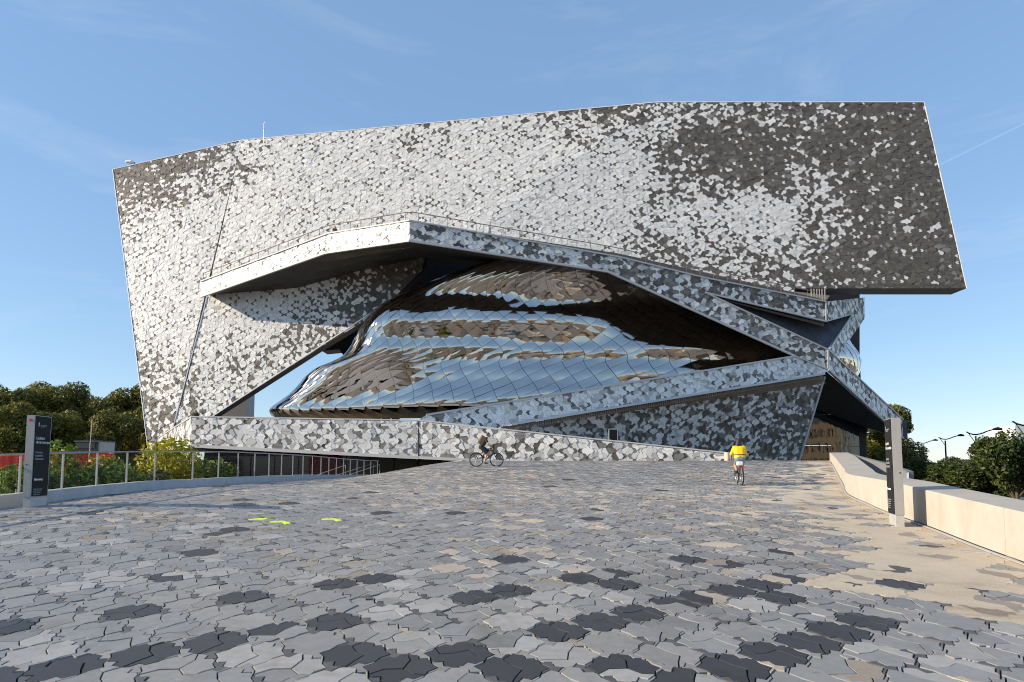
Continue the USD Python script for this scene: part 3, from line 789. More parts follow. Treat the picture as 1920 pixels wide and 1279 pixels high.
def orient_front(v, f):
    f = np.vstack([f[:, [0, 1, 2]], f[:, [0, 2, 3]]])
    nn = np.cross(v[f[:, 1]] - v[f[:, 0]], v[f[:, 2]] - v[f[:, 0]]).sum(0)
    return f if nn @ (np.array([0, 0, EYE]) - v.mean(0)) > 0 else f[:, ::-1]
for k, (s, v, f) in enumerate(shing[:300]): geo('steel_shingle', (v, orient_front(v, f)), M['steel'], sbody, smooth=True)
mb = MB()
for s, v, f in shing[300:]: mb.add(v, orient_front(v, f))
mb.build('steel_shingles', M['steel'], hall, smooth=True, kind='stuff')
# glazing under the steel body
for k in range(6):
    a = at(652 + k * 18, 782, 80); w = .95
    geo('foyer_pane', MB().box((a[0], 80, a[2] - .2), (w, .08, 1.6)).get(), M['glass_green' if k < 4 else 'win'], hall)

# terrace railing (posts and rails)
def along(pts, step):
    pts = np.array(pts); d = np.r_[0, np.cumsum(np.linalg.norm(np.diff(pts, axis=0), axis=1))]
    t = np.arange(0, d[-1], step); return np.stack([np.interp(t, d, pts[:, k]) for k in range(3)], 1)
rail_line = np.array([fl2[3], k_t, tip_t, fr_pts[1], fr_pts[2], pl_fr.hit(1540, 566)]) + [0, .5, 0]
tr_ = geo('terrace_railing', MB().tube(along(rail_line, 1.2) + [0, 0, 1.15], .045, 6).tube(along(rail_line, 1.2) + [0, 0, .12], .025, 5).get(), M['bronze_rail'], hall)
for p in along(rail_line, 1.5): MB().bar(p, p + [0, 0, 1.15], .05).build('railing_post', M['bronze_rail'], tr_)
for k in range(6):
    p = at(1522 + k * 5, 565, 72.6); MB().bar(p, p + [0, 0, 1.35], .09).build('terrace_prop', M['post'], hall)

HP.build('panel', 'panels', 'panel', hall, 300)

# ------------------------------------------------------------------ front walkway with its parapet
walk = thing('front_walkway', 'low raised walkway with bird panel parapet crossing in front of the concert hall', 'walkway')
WP = Panels()
Wa, Wb = at(360, 783, 56), at(785, 790, 54)
pl_w1 = Plane(Wa, at(360, 836, 56), Wb)
pl_w2 = Plane(Wb, at(785, 858, 54), at(1362, 851, 50))
pl_w0 = Plane(Wa, at(360, 836, 56), at(298, 822, 66))
w1 = poly_on(pl_w1, [(360, 783), (785, 790), (785, 858), (360, 836)])
w2 = poly_on(pl_w2, [(785, 790), (1362, 851), (1362, 869), (1010, 869), (785, 858)])
w0 = poly_on(pl_w0, [(298, 822), (360, 783), (360, 836), (312, 847), (298, 845)])
def dens_w(p):
    x, y = proj(p)
    if x < 800: return .16
    return float(.13 + .42 * math.exp(-((x - 960) / 110) ** 2 - ((y - 850) / 22) ** 2) + .2 * math.exp(-((x - 1180) / 90) ** 2 - ((y - 862) / 14) ** 2))
for pl_, pts in ((pl_w0, w0), (pl_w1, w1), (pl_w2, w2)):
    w_ = geo('parapet_wall', prism_back(pl_, pts, .35, 0.0, (0, 1, 0)), M['joint'], walk)
    panel_surface(WP, w_, pl_, Polygon(pl_.to2(np.array(pts))).buffer(-.02), dens_w, p=.74, q=.80, soft=.75, jitter=.05)
t_ = MB(); run(t_, [w0[0], w0[1]], .16, (0, .02, .08), .10); run(t_, [w1[0], w1[1]], .18, (0, .02, .08), .10); run(t_, [w2[0], w2[1]], .18, (0, .02, .08), .10)
run(t_, [w0[3], w0[2]], .22, (0, -.03, 0)); run(t_, [w1[3], w1[2]], .26, (0, -.03, 0)); run(t_, [w2[4], w2[3]], .22, (0, -.03, 0))
t_.build('parapet_trim', M['trim'], walk)
MB().bar(w1[1] + [0, -.06, 0], w1[2] + [0, -.06, 0], .09).build('parapet_joint', M['trim_dark'], walk)
strip([w0[3] + [.1, .3, 0], w1[3] + [0, .3, 0], w1[2] + [0, .3, 0], w2[3] + [0, .3, 0]], [at(330, 846, 74), at(420, 848, 72), at(785, 856, 70), at(1010, 866, 66)], 2).build('walkway_soffit', M['black'], walk)
WP.build('panel', 'panels', 'panel', walk, 300)
strip([w0[0] + [.1, .35, -1.0], w1[0] + [0, .35, -1.0], w1[1] + [0, .35, -1.0], w2[1] + [0, .35, -.3]], [at(330, 800, 74) , at(420, 800, 72), at(785, 800, 70), at(1362, 855, 58)], 1).build('walkway_floor', M['plinth'], walk)
# lower storey behind it: dark glazing
low = MB(); lo0, lo1 = at(370, 860, 68), at(1010, 860, 66)
nl = 14
lw = geo('lower_storey', MB().box(((lo0[0] + lo1[0]) / 2, 70, 0.2), (lo1[0] - lo0[0], 1.0, 6.2)).get(), M['black'], walk)
for k in range(nl):
    t = (k + .5) / nl; x = lo0[0] * (1 - t) + lo1[0] * t
    geo('lower_pane', MB().box((x, 69.3, .2), ((lo1[0] - lo0[0]) / nl - .12, .06, 5.4)).get(), M['win'], lw)
geo('red_banner', MB().box((at(604, 870, 68)[0], 68.9, at(604, 878, 68)[2]), (3.2, .05, 2.6)).get(), M['fabric_red'], lw)
# end block of the parapet
blk = MB(); bp = at(1372, 867, 49.6); blk.box((bp[0], bp[1], bp[2] + .25), (.85, .85, .95))
tag(blk.build('end_block', M['concrete']), 'small pale concrete block closing the parapet behind the yellow cyclist', 'block')

# ------------------------------------------------------------------ pavers
rngG = np.random.default_rng(3)
wall_ls = LineString([tuple(p[:2]) for p in wall_front])
PV_P, PV_Q = .47, .74
tpv = scaled_polys(T_PAVE, PV_P, PV_Q, .007)
tpv0 = scaled_polys(T_PAVE, PV_P, PV_Q, 0)
pstore = []
inner = prep(plaza_poly.buffer(-.02)); 
nz = lambda p, s, seed: meshkit.fbm(np.array([p[0] / s, p[1] / s, 0.0]), 3, seed)
COL = {'blue': (.288, .284, .276), 'grey': (.318, .306, .286), 'pale': (.41, .395, .37), 'char': (.052, .050, .054), 'dim': (.115, .112, .112), 'beige': (.48, .42, .345), 'tan': (.35, .305, .25), 'sand': (.60, .51, .385)}
neon_targets = [G(490, 972), G(545, 978), G(605, 972)]
neon_done = [False] * 3
bx0, by0, bx1, by1 = -26, 4.2, 30, 53
neon_list = []
for i in range(int(bx0 / PV_P), int(bx1 / PV_P) + 1):
    for j in range(int(by0 / PV_Q) - 1, int(by1 / PV_Q) + 1):
        c = np.array([i * PV_P, (j + (.5 if i % 2 else 0)) * PV_Q])
        if c[1] < by0 - .5 or not inner.contains(Point(c)): continue
        px = proj(np.array([c[0], c[1], float(gz(c[0], c[1]))]))
        if px[0] < -120 or px[0] > 2040 or px[1] > 1400: continue
        dw = wall_ls.distance(Point(c)) - 1.0 * (nz(c, 3.0, 5) - .5) * 5
        far = c[1] > 30
        # where the sandy aggregate shows
        reach = np.interp(c[1], [5, 9, 12, 16, 22, 30, 45], [.3, 1.5, 2.5, 2.9, 2.0, 1.3, 1.0])
        sandy = 1 / (1 + math.exp((dw - reach) * 1.7))
        beige_p = np.interp(c[1], [5, 9, 12, 18, 26, 45], [.008, .015, .06, .13, .19, .24]) * (0.35 + 1.5 * (nz(c, 5.0, 9) > .52)) * (1.6 if c[0] < -5 and 8 < c[1] < 16 else 1)
        # bands of charcoal pavers close to the camera
        kk_ = (2 * j - i) // 2 if i % 2 == 0 else (2 * j + 1 - i) // 2
        run_ = nz((i * .55 + kk_ * 3.3, kk_ * 1.7), 1.0, 21)
        char_p = np.interp(c[1], [4, 7.8, 9.2, 10.2, 12, 16, 25], [.92, .90, .7, .25, .07, .03, .02]) * (1.0 if run_ > .24 else .2) if kk_ % 3 == 0 else np.interp(c[1], [4, 9, 12, 25], [.05, .03, .015, .02])
        if c[0] > 3.6: char_p *= .25
        grp = rngG.random()
        cell = 'char' if grp < char_p else ('blue' if grp < .68 else ('grey' if grp < .9 else 'pale'))
        var_i = int(rngG.choice(5, p=[.32, .22, .14, .25, .07]))
        is_sand = rngG.random() < sandy * .95
        src = tpv0 if is_sand else tpv
        for kind, pieces in (('body', src['body'][var_i]), ('d0', src['dart'][:1]), ('d1', src['dart'][1:])):
            for g, (tv, tf) in pieces:
                tone = cell
                if kind != 'body': tone = 'dim' if rngG.random() < (.55 if kind == 'd0' else .12) else ('blue' if rngG.random() < .6 else 'grey')
                elif rngG.random() < (.25 if cell != 'char' else .06): tone = ('blue', 'grey', 'pale')[int(rngG.integers(3))]
                if not is_sand and rngG.random() < beige_p: tone = 'beige' if rngG.random() < .6 else 'tan'
                if is_sand:
                    tone = 'sand'
                    r_ = rngG.random()
                    if r_ < .05: tone = 'pale'
                    elif r_ < .09: tone = 'dim'
                    elif r_ < .16: tone = 'tan'
                ring = np.array(tv) + c
                if not inner.contains(Polygon(ring)):
                    continue
                h0 = .0 + (rngG.normal(0, .0028) if not is_sand else 0.0)
                ax, ay = (rngG.normal(0, .004, 2) if not is_sand else (0, 0))
                hts = gz(ring[:, 0], ring[:, 1]) + h0 + (ring - c) @ np.array([ax, ay])
                rgb = np.array(COL[tone]) * (1 + rngG.normal(0, .07 if not is_sand else .015)) * np.interp(c[1], [5, 14, 30], [.87, .87, .98])
                n = len(ring)
                v = np.vstack([np.c_[ring, hts], np.c_[ring, hts - .05]])
                k = np.arange(n); k2 = (k + 1) % n
                f = np.vstack([tf, np.c_[k, k + n, k2], np.c_[k2, k + n, k2 + n]]) if c[1] < 26 else tf
                if c[1] >= 26: v = v[:n]
                q = proj(v[:n]); ext = q.max(0) - q.min(0)
                vis = 0 < q[:, 0].mean() < 1920 and q[:, 1].mean() < 1275
                pstore.append(((ext[0] * ext[1] if vis else 0), v, f, rgb, 'sand' if (is_sand or tone in ('beige', 'tan')) else 'paver'))
for t in neon_targets:
    cand = [k for k, q in enumerate(pstore) if abs(q[1][0, 0] - t[0]) < .9 and abs(q[1][0, 1] - t[1]) < 1.2]
    area = lambda k: np.ptp(pstore[k][1][:, 0]) * np.ptp(pstore[k][1][:, 1])
    k = min(cand, key=lambda k: np.linalg.norm(pstore[k][1].mean(0)[:2] - t[:2]) - 1.3 * np.ptp(pstore[k][1][:, 0]) + .9 * np.ptp(pstore[k][1][:, 1]))
    neon_list.append(pstore.pop(k)[1:3])
pstore.sort(key=lambda t: -t[0])
for s, v, f, rgb, m_ in pstore[:300]: geo('paver', (v, f), M[m_], plaza, tint=rgb)
for v, f in neon_list: geo('paver', (v, f), M['neon'], plaza, label='paver painted fluorescent yellow')
for m_, nm in (('paver', 'pavers'), ('sand', 'aggregate_paving')):
    vs, fs, ts, n = [], [], [], 0
    for s, v, f, rgb, mm in pstore[300:]:
        if mm != m_: continue
        vs.append(v); fs.append(f + n); ts.append(np.tile(rgb, (len(v), 1))); n += len(v)
    geo(nm, (np.vstack(vs), np.vstack(fs)), M[m_], plaza, tint=np.vstack(ts), kind='stuff')
# sandy margin along the wall and round the pavers' ragged edge
def ribbon(line, off0, off1, dz, n=140):
    L = spline(line, n); d = np.gradient(L[:, :2], axis=0); d /= np.linalg.norm(d, axis=1, keepdims=True)
    nrm = np.c_[d[:, 1], -d[:, 0]]
    out = []
    for o in np.linspace(off0, off1, 3):
        p = L[:, :2] + nrm * o; out.append(np.c_[p, gz(p[:, 0], p[:, 1]) + dz])
    v = np.vstack(out); m = n
    return v, np.array([[r * m + k, r * m + k + 1, (r + 1) * m + k + 1, (r + 1) * m + k] for r in range(2) for k in range(m - 1)])
geo('aggregate_margin', ribbon(wall_front, .05, 1.1, -.006), M['sand'], plaza, tint=(.49, .40, .295))
geo('drain_cover', MB().bar(G(1800, 1033) + [0, 0, .004], G(1856, 1037) + [0, 0, .004], .25, .012).get(), M['plinth'], plaza)
gut = MB(); L = spline(wall_front, 60)
for a, b in zip(L[:-1], L[1:]): gut.bar(a + [-.06, -.02, .012], b + [-.06, -.02, .012], .07, .012)
gut.build('gutter', M['trim'], plaza)
# kerb along the ramp's free edge
kb = MB(); KL = spline(np.vstack([fence_base[-1:], edge_base, [[-3.5, 50.0, float(gz(-3.5, 50.0))]]]), 24)
for a, b in zip(KL[:-1], KL[1:]): kb.bar(a + [0, 0, -.03], b + [0, 0, -.03], .7, .16)
tag(kb.build('kerb', M['plinth']), 'pale kerb along the free edge of the ramp', 'kerb', kind='structure')

# ------------------------------------------------------------------ boundary wall on the right
bw = thing('boundary_wall', 'thick pale concrete parapet wall curving along the right edge of the plaza', 'wall')
tops = [(1556, 849.5), (1563, 855), (1572, 866), (1582, 878), (1592, 890), (1627, 896), (1665, 902.5), (1734, 919), (1841, 944), (1920, 962)]
hts = [(b[1] - t[1]) / 1280 * w[1] for b, t, w in zip(wall_px, tops, wall_base)]
hts += [hts[-1]] * 3
WF = wall_front.copy(); WT = WF + np.c_[np.zeros((len(WF), 2)), np.array(hts)]
n = 110
F0, T0 = spline(WF, n), spline(WT, n)
dd = np.gradient(F0[:, :2], axis=0); dd /= np.linalg.norm(dd, axis=1, keepdims=True)
nr = np.c_[-dd[:, 1], dd[:, 0]]                          # away from the plaza
if nr[-1][0] < 0: nr = -nr
th_ = np.interp(np.linspace(0, 1, n), [0, .3, 1], [1.1, 1.0, .85])[:, None]
cuts = [0, 26, 44, 60, 78, 95, n - 1]
for a, b in zip(cuts[:-1], cuts[1:]):
    s = slice(a, b + 1); m = b + 1 - a
    f0 = F0[s].copy(); f0[:, 2] -= .0; t0 = T0[s]
    # small gaps at the joints
    f0[-1, :2] -= dd[b] * .008; t0 = t0.copy(); t0[-1, :2] -= dd[b] * .008
    off = np.c_[nr[s] * th_[s], np.zeros(m)]; c = np.c_[nr[s] * .02, np.full(m, .0)]
    rows = [f0 + [0, 0, .03], t0 + [0, 0, -.02], t0 + c, t0 + off - c, t0 + off + [0, 0, -.02], f0 + off + [0, 0, -4.0]]
    v = np.vstack(rows); R = len(rows)
    fs = [[r * m + k, r * m + k + 1, (r + 1) * m + k + 1, (r + 1) * m + k] for r in range(R - 1) for k in range(m - 1)]
    v2, f2 = v, [x for x in fs]
    capf = [[0 * m, 1 * m, 4 * m, 5 * m], [0 * m + m - 1, 5 * m + m - 1, 4 * m + m - 1, 1 * m + m - 1]]
    geo('wall_segment', (v2, np.array(f2 + capf)), M['concrete'], bw)
# dark panelled inner parapet beyond the wall
ip = MB(); ipl = Plane(at(1596, 849, 44), at(1660, 868, 30), at(1660, 900, 30))
ipp = poly_on(ipl, [(1590, 851), (1660, 870), (1700, 884), (1700, 915), (1660, 899), (1625, 890)])
ipar = geo('side_parapet', prism_back(ipl, ipp, .25, 0, (1, 0, 0)), M['joint'], bw)
IPS = Panels(); panel_surface(IPS, ipar, ipl, Polygon(ipl.to2(np.array(ipp))).buffer(0), cst(.4), p=.7, q=.7, soft=.6); IPS.build('panel', 'panels', 'panel', bw, 60)

# ------------------------------------------------------------------ fence on the left
fence = thing('fence', 'curved metal mesh fence on a grey plinth along the left edge of the plaza', 'fence')
FL = spline(fence_line, 160)
dfl = np.gradient(FL[:, :2], axis=0); dfl /= np.linalg.norm(dfl, axis=1, keepdims=True)
nfl = np.c_[-dfl[:, 1], dfl[:, 0]]                       # away from the plaza (left)
PH = .26
pl_h = np.interp(np.arange(160), [0, 100, 159], [.30, .26, .22])
rows = [FL + [0, 0, -.04], FL + np.c_[np.zeros((160, 2)), pl_h], FL + np.c_[nfl * .3, pl_h], FL + np.c_[nfl * .3, np.full(160, -3.)]]
v = np.vstack(rows)
geo('plinth', (v, np.array([[r * 160 + k, r * 160 + k + 1, (r + 1) * 160 + k + 1, (r + 1) * 160 + k] for r in range(3) for k in range(159)] + [[159, 319, 479, 639]])), M['plinth'], fence)
TL = FL + np.c_[nfl * .15, pl_h]
posts = along(TL, 1.48)
MBr = MB(); run(MBr, [p + np.array([0, 0, .98]) for p in TL], .075, (0, 0, 0), .045); MBr.build('handrail', M['rail_grey'], fence)
for p in posts: MB().bar(p, p + [0, 0, .965], .055, .035).build('post', M['post'], fence)
for a, b in zip(posts[:-1], posts[1:]):
    inf = MB()
    for k in range(13): z = .05 + .072 * k; inf.bar(a + [0, 0, z], b + [0, 0, z], .006)
    for k in range(1, 20):
        p = a + (b - a) * k / 20; inf.bar(p + [0, 0, .05], p + [0, 0, .92], .005)
    inf.build('mesh_infill', M['black_metal'], fence)
# stair handrails beyond the end of the fence
stair_names = ['leftmost sloping steel stair handrail behind the fence', 'middle sloping steel stair handrail behind the fence', 'rightmost sloping steel stair handrail at the fence end']
for sn_, a, b in zip(stair_names, *zip(*(((588, 893, 52), (648, 872, 54)), ((628, 892, 53), (700, 869, 56)), ((650, 892, 53), (712, 871, 55))))):
    p, q = at(*a), at(*b)
    mb = MB().tube([p - [0, 0, .9], p, q, q - [0, 0, .9]], .03, 6)
    tag(mb.build('stair_handrail', M['post']), sn_, 'handrail', 'stair handrails')

# ------------------------------------------------------------------ sign pylons
def pylon(name, label, corner_near, dir_dark, w_dark, w_grey, H, dark_first, lines, dot):
    """corner_near: ground point of the corner between the dark and the grey face"""
    t = thing(name, label, 'sign pylon', corner_near)
    dvec = np.array([*dir_dark, 0.]); dvec /= np.linalg.norm(dvec)
    gv = np.array([-dvec[1], dvec[0], 0.]) if dark_first else np.array([-dvec[1], dvec[0], 0.])
    # make the solid lie behind both faces
    cen = dvec * w_dark / 2
    gvs = gv if (gv @ [0, 1, 0] > 0 or abs(gv[1]) < .3) else -gv
    return t, dvec, gvs

def oriented(a, b, c, d, depth_vec):
    v = [a, b, c, d] + [np.asarray(p) + depth_vec for p in (a, b, c, d)]
    return np.array(v), np.array([[0, 1, 2, 3], [7, 6, 5, 4], [0, 4, 5, 1], [1, 5, 6, 2], [2, 6, 7, 3], [3, 7, 4, 0]])

def text_on(t, txt, h, o, ex, ez, nrm, m_, name='lettering', bold=False):
    tm = meshkit.text_mesh(txt, h, .002, bold)
    v = tm.vertices; ex, ez, nrm = map(lambda a: np.asarray(a, float), (ex, ez, nrm))
    w = np.asarray(o) + v[:, :1] * ex + v[:, 1:2] * ez + (v[:, 2:3] + .002) * nrm
    f = tm.faces if np.cross(ex, ez) @ nrm > 0 else tm.faces[:, ::-1]
    geo(name, (w, f), m_, t)

Z = np.array([0, 0, 1.])
def build_pylon(name, label, near, far_dark, far_grey, H, reddot):
    """near, far_dark, far_grey: ground points of three corners (near: between the two visible faces)"""
    near, far_dark, far_grey = map(lambda p: np.array(p, float), (near, far_dark, far_grey))
    z0 = near[2] - .05
    t = thing(name, label, 'sign pylon', (near[0], near[1], z0))
    a = np.zeros(3); d = far_dark - near; d[2] = 0; g = far_grey - near; g[2] = 0
    foot_h, H = .30, H + .05
    inset = .012
    # foot
    u, w = d / np.linalg.norm(d), g / np.linalg.norm(g)
    p0 = a + u * inset + w * inset
    dd_, gg_ = d - u * 2 * inset, g - w * 2 * inset
    v, f = oriented(p0, p0 + dd_, p0 + dd_ + Z * foot_h, p0 + Z * foot_h, gg_)
    geo('foot', (v, f), M['pylon_foot'], t)
    v, f = oriented(a + Z * foot_h, d + Z * foot_h, d + Z * H, Z * H, g)
    geo('casing', (v, f), M['pylon'], t)
    nd = np.cross(d, Z); nd /= np.linalg.norm(nd)
    if nd @ (np.array([0, 0, 0]) - np.array([near[0], near[1], 0])) < 0: nd = -nd
    if nd @ g > 0: nd = -nd
    L = np.linalg.norm(d)
    b0 = a + u * .03 + Z * (foot_h + .015) + nd * .001
    v, f = oriented(b0, b0 + u * (L - .06), b0 + u * (L - .06) + Z * (H - foot_h - .03), b0 + Z * (H - foot_h - .03), nd * .008)
    geo('dark_panel', (v, f), M['pylon_black'], t)
    # reading direction: left to right as seen from the front of the dark face
    ex = np.cross(Z, nd) * 1.0
    o = (a if ex @ u > 0 else d) + nd * .011
    lx = .16 * L
    def put(z, txt, h, m_, bold=False): text_on(t, txt, h, o + ex * lx + Z * z, ex, Z, nd, M[m_], bold=bold)
    k = L / .62
    lx = .22 * L
    geo('emblem', MB().add(*oriented(o + ex * lx + Z * (H - .27), o + ex * (lx + .03) + Z * (H - .27), o + ex * (lx + .045) + Z * (H - .17), o + ex * (lx - .005) + Z * (H - .17), nd * .002)).get(), M['grey_print'], t)
    text_on(t, 'PHILHARMONIE', .022 * k, o + ex * (lx + .07) + Z * (H - .25), ex, Z, nd, M['grey_print'])
    text_on(t, 'DE PARIS', .022 * k, o + ex * (lx + .07) + Z * (H - .285), ex, Z, nd, M['grey_print'])
    lx = .12 * L
    put(H - .58, 'La place', .055 * k, 'white'); put(H - .68, 'de la musique', .055 * k, 'white')
    put(H - .92, 'Concerts', .042 * k, 'grey_print'); put(H - 1.0, 'Exposition', .042 * k, 'grey_print'); put(H - 1.08, 'Restaurant', .042 * k, 'grey_print')
    put(H - 1.58, 'Bienvenue', .045 * k, 'white', True)
    for q in range(5): put(H - 1.80 - q * .045, 'Grande salle et terrasse'[: 24 - 2 * q], .020 * k, 'grey_print')
    ng_ = np.cross(g, Z); ng_ /= np.linalg.norm(ng_)
    if ng_ @ d > 0: ng_ = -ng_
    if reddot:
        cyl = trimesh.creation.cylinder(.035, .006, sections=24)
        R = trimesh.geometry.align_vectors([0, 0, 1], ng_); cyl.apply_transform(R); cyl.apply_translation(g * .5 + Z * (H - .12) + ng_ * .003)
        geo('red_dot', cyl, M['red'], t)
    cyl = trimesh.creation.cylinder(.016, .006, sections=16); R = trimesh.geometry.align_vectors([0, 0, 1], ng_); cyl.apply_transform(R); cyl.apply_translation(g * .7 + Z * (H - 1.2) + ng_ * .003)
    geo('lock', cyl, M['black_metal'], t)
    return t
rn = G(1680, 988)
r_dark = np.array([rn[0] + .22, rn[1] + .68, rn[2]])
r_grey = np.array([rn[0] + .171, rn[1] - .055, rn[2]])
build_pylon('sign_pylon', 'tall grey sign pylon standing in front of the pale parapet wall', rn, r_dark, r_grey, (988 - 782) / 1280 * rn[1] * .985, False)
ln = at(56, 948, 16.5); ln[2] = float(gz(ln[0], ln[1]))
l_dark = np.array([ln[0] - .06, ln[1] + .70, ln[2]])
l_grey = np.array([ln[0] - .18, ln[1] - .016, ln[2]])
build_pylon('sign_pylon', 'tall black sign pylon with a red dot standing beside the mesh fence', ln, l_dark, l_grey, (949.5 - 774) / 1280 * ln[1] * .985, True)
# small display board on the walkway parapet
bp = at(1150, 829, 52.6)
bd = thing('display_board', 'small black display board standing behind the walkway parapet', 'display board', bp)
MB().box((0, 0, .35), (.62, .08, 1.25)).build('screen', M['pylon_black'], bd); MB().box((-.335, 0, .35), (.05, .1, 1.3)).box((.335, 0, .35), (.05, .1, 1.3)).box((0, 0, 1.0), (.72, .1, .05)).build('frame', M['trim'], bd)

# ------------------------------------------------------------------ people
def limb(chain):
    """hulls of spheres along joints [(point, radius)...] as one manifold"""
    out = []
    for (a, ra), (b, rb) in zip(chain[:-1], chain[1:]):
        sa = m3.Manifold.sphere(ra, 14).translate(list(map(float, a))); sb = m3.Manifold.sphere(rb, 14).translate(list(map(float, b)))
        out.append(m3.Manifold.batch_hull([sa, sb]))
    return out
def fuse(parts, length=.03, it=8):
    m = m3.Manifold.batch_boolean(parts, m3.OpType.Add).refine_to_length(length).to_mesh()
    t = trimesh.Trimesh(m.vert_properties[:, :3], m.tri_verts, process=True)
    trimesh.smoothing.filter_taubin(t, iterations=it)
    return t
def lerp(a, b, t): return np.asarray(a) * (1 - t) + np.asarray(b) * t

def person(label, loc, rz, J, look, group=None):
    """J: joints in the person's own frame (facing +x, left = +y). look: materials"""
    t = thing('person', label, 'person', loc, rz, group)
    s = lambda k: np.asarray(J[k], float)
    parts = []
    neck, pelvis = s('neck'), s('pelvis')
    chest = lerp(pelvis, neck, .72)
    side = np.array([0, 1., 0])
    parts += limb([(pelvis + side * .07, .115), (chest + side * .08, .12)]) + limb([(pelvis - side * .07, .115), (chest - side * .08, .12)])
    parts += [m3.Manifold.batch_hull([m3.Manifold.sphere(.115, 14).translate(list(p)) for p in (pelvis + side * .07, pelvis - side * .07, chest + side * .09, chest - side * .09)])]
    parts += limb([(s('sh_l'), .065), (lerp(chest, neck, .5), .08)]) + limb([(s('sh_r'), .065), (lerp(chest, neck, .5), .08)])
    parts += limb([(lerp(chest, neck, .6), .08), (neck, .058), (lerp(neck, s('head'), .6), .055)])
    for k in 'lr':
        parts += limb([(s('sh_' + k), .058), (s('el_' + k), .043), (s('wr_' + k), .032)])
        parts += limb([(s('hip_' + k), .095), (s('kn_' + k), .062), (s('an_' + k), .042)])
        # foot
        an = s('an_' + k); fd = np.asarray(J.get('foot', (1, 0, -.05)))
        parts += limb([(an, .045), (an + fd * .03 - [0, 0, .045], .042), (an + fd * .16 - [0, 0, .06], .032)])
        # hand: palm and fingers curled round a grip
        wr = s('wr_' + k); hd = wr - s('el_' + k); hd /= np.linalg.norm(hd)
        palm = wr + hd * .07
        parts += limb([(wr, .03), (palm, .034)])
        for q in range(4):
            off = np.cross(hd, [0, 0, 1.]) * (q - 1.5) * .019
            parts += limb([(palm + off, .010), (palm + off + hd * .05 + [0, 0, -.012], .009), (palm + off + hd * .055 + [0, 0, -.045], .008)])
        parts += limb([(wr + hd * .02, .012), (wr + hd * .05 + np.cross(hd, [0, 0, 1.]) * .045 * (1 if k == 'l' else -1) + [0, 0, -.01], .010)])
    h = s('head'); fwd = np.asarray(J.get('face', (1, 0, 0)), float); fwd /= np.linalg.norm(fwd)
    head = m3.Manifold.sphere(1.0, 24).scale([.098, .078, .118]).translate(list(h))
    jaw = m3.Manifold.sphere(.055, 14).translate(list(h + fwd * .045 - [0, 0, .07]))
    nose = limb([(h + fwd * .09 + [0, 0, .005], .010), (h + fwd * .112 - [0, 0, .022], .013)])
    ears = [m3.Manifold.sphere(1, 10).scale([.018, .010, .03]).translate(list(h + side * .08 * q - fwd * .005)) for q in (-1, 1)]
    parts += [head, m3.Manifold.batch_hull([head, jaw])] + nose + ears
    body = fuse(parts, .028)
    geo('body', body, M['skin'], t, smooth=True)
    # face: eyes and mouth
    fc = MB()
    for q in (-1, 1):
        e = trimesh.creation.icosphere(1, .011); e.apply_translation(h + fwd * .09 + side * .032 * q + [0, 0, .012]); fc.tm(e)
    fc.build('eyes', M['hair_dark'], t)
    mo = MB().bar(h + fwd * .098 + side * .022 - [0, 0, .055], h + fwd * .098 - side * .022 - [0, 0, .055], .008); mo.build('mouth', M['red'], t)
    # clothes: shells over the same skeleton
    e = .014
    sh = [m3.Manifold.batch_hull([m3.Manifold.sphere(.115 + e, 14).translate(list(p)) for p in (lerp(pelvis, chest, .12) + side * .07, lerp(pelvis, chest, .12) - side * .07, chest + side * .09, chest - side * .09)])]
    sh += limb([(s('sh_l'), .067 + e), (lerp(chest, neck, .5), .083 + e)]) + limb([(s('sh_r'), .067 + e), (lerp(chest, neck, .5), .083 + e)])
    for k in 'lr':
        end = lerp(s('sh_' + k), s('el_' + k), look.get('sleeve', .6)) if look.get('sleeve', .6) <= 1 else s('el_' + k)
        sh += limb([(s('sh_' + k), .060 + e), (end, .05 + e)])
        if look.get('sleeve', .6) > 1: sh += limb([(s('el_' + k), .047 + e), (s('wr_' + k), .034 + e)])
    geo('shirt', fuse(sh, .03), M[look['shirt']], t, smooth=True)
    tr_ = [m3.Manifold.batch_hull([m3.Manifold.sphere(.117 + e, 14).translate(list(p)) for p in (pelvis + side * .07, pelvis - side * .07, lerp(pelvis, chest, .2))])]
    for k in 'lr':
        tr_ += limb([(s('hip_' + k), .098 + e), (lerp(s('hip_' + k), s('kn_' + k), min(1, look.get('leg', .8))), .07 + e)])
        if look.get('leg', .8) > 1: tr_ += limb([(s('kn_' + k), .066 + e), (lerp(s('kn_' + k), s('an_' + k), .9), .048 + e)])
    geo('trousers', fuse(tr_, .03), M[look['legs']], t, smooth=True)
    for k in 'lr':
        an = s('an_' + k); fd = np.asarray(J.get('foot', (1, 0, -.05)))
        geo('shoe', fuse(limb([(an - [0, 0, .01], .05), (an + fd * .02 - [0, 0, .05], .05), (an + fd * .17 - [0, 0, .062], .04)]), .03, 4), M[look.get('shoe', 'dark_cloth')], t, smooth=True)
    # hair or cap
    hr = m3.Manifold.sphere(1.0, 24).scale([.108, .088, .112]).translate(list(h + [0, 0, .02] - fwd * .014))
    cut = m3.Manifold.cube([.3, .3, .3], True).translate(list(h + fwd * .19 - [0, 0, .06]))
    hm = hr - cut
    if look.get('long'): hm = hm + m3.Manifold.batch_hull([m3.Manifold.sphere(.095, 14).translate(list(h - fwd * .04 - [0, 0, .02])), m3.Manifold.sphere(.085, 14).translate(list(h - fwd * .07 + side * .05 - [0, 0, .15])), m3.Manifold.sphere(.085, 14).translate(list(h - fwd * .07 - side * .05 - [0, 0, .15]))])
    geo('hair', fuse([hm], .03, 3), M[look['hair']], t, smooth=True)
    return t

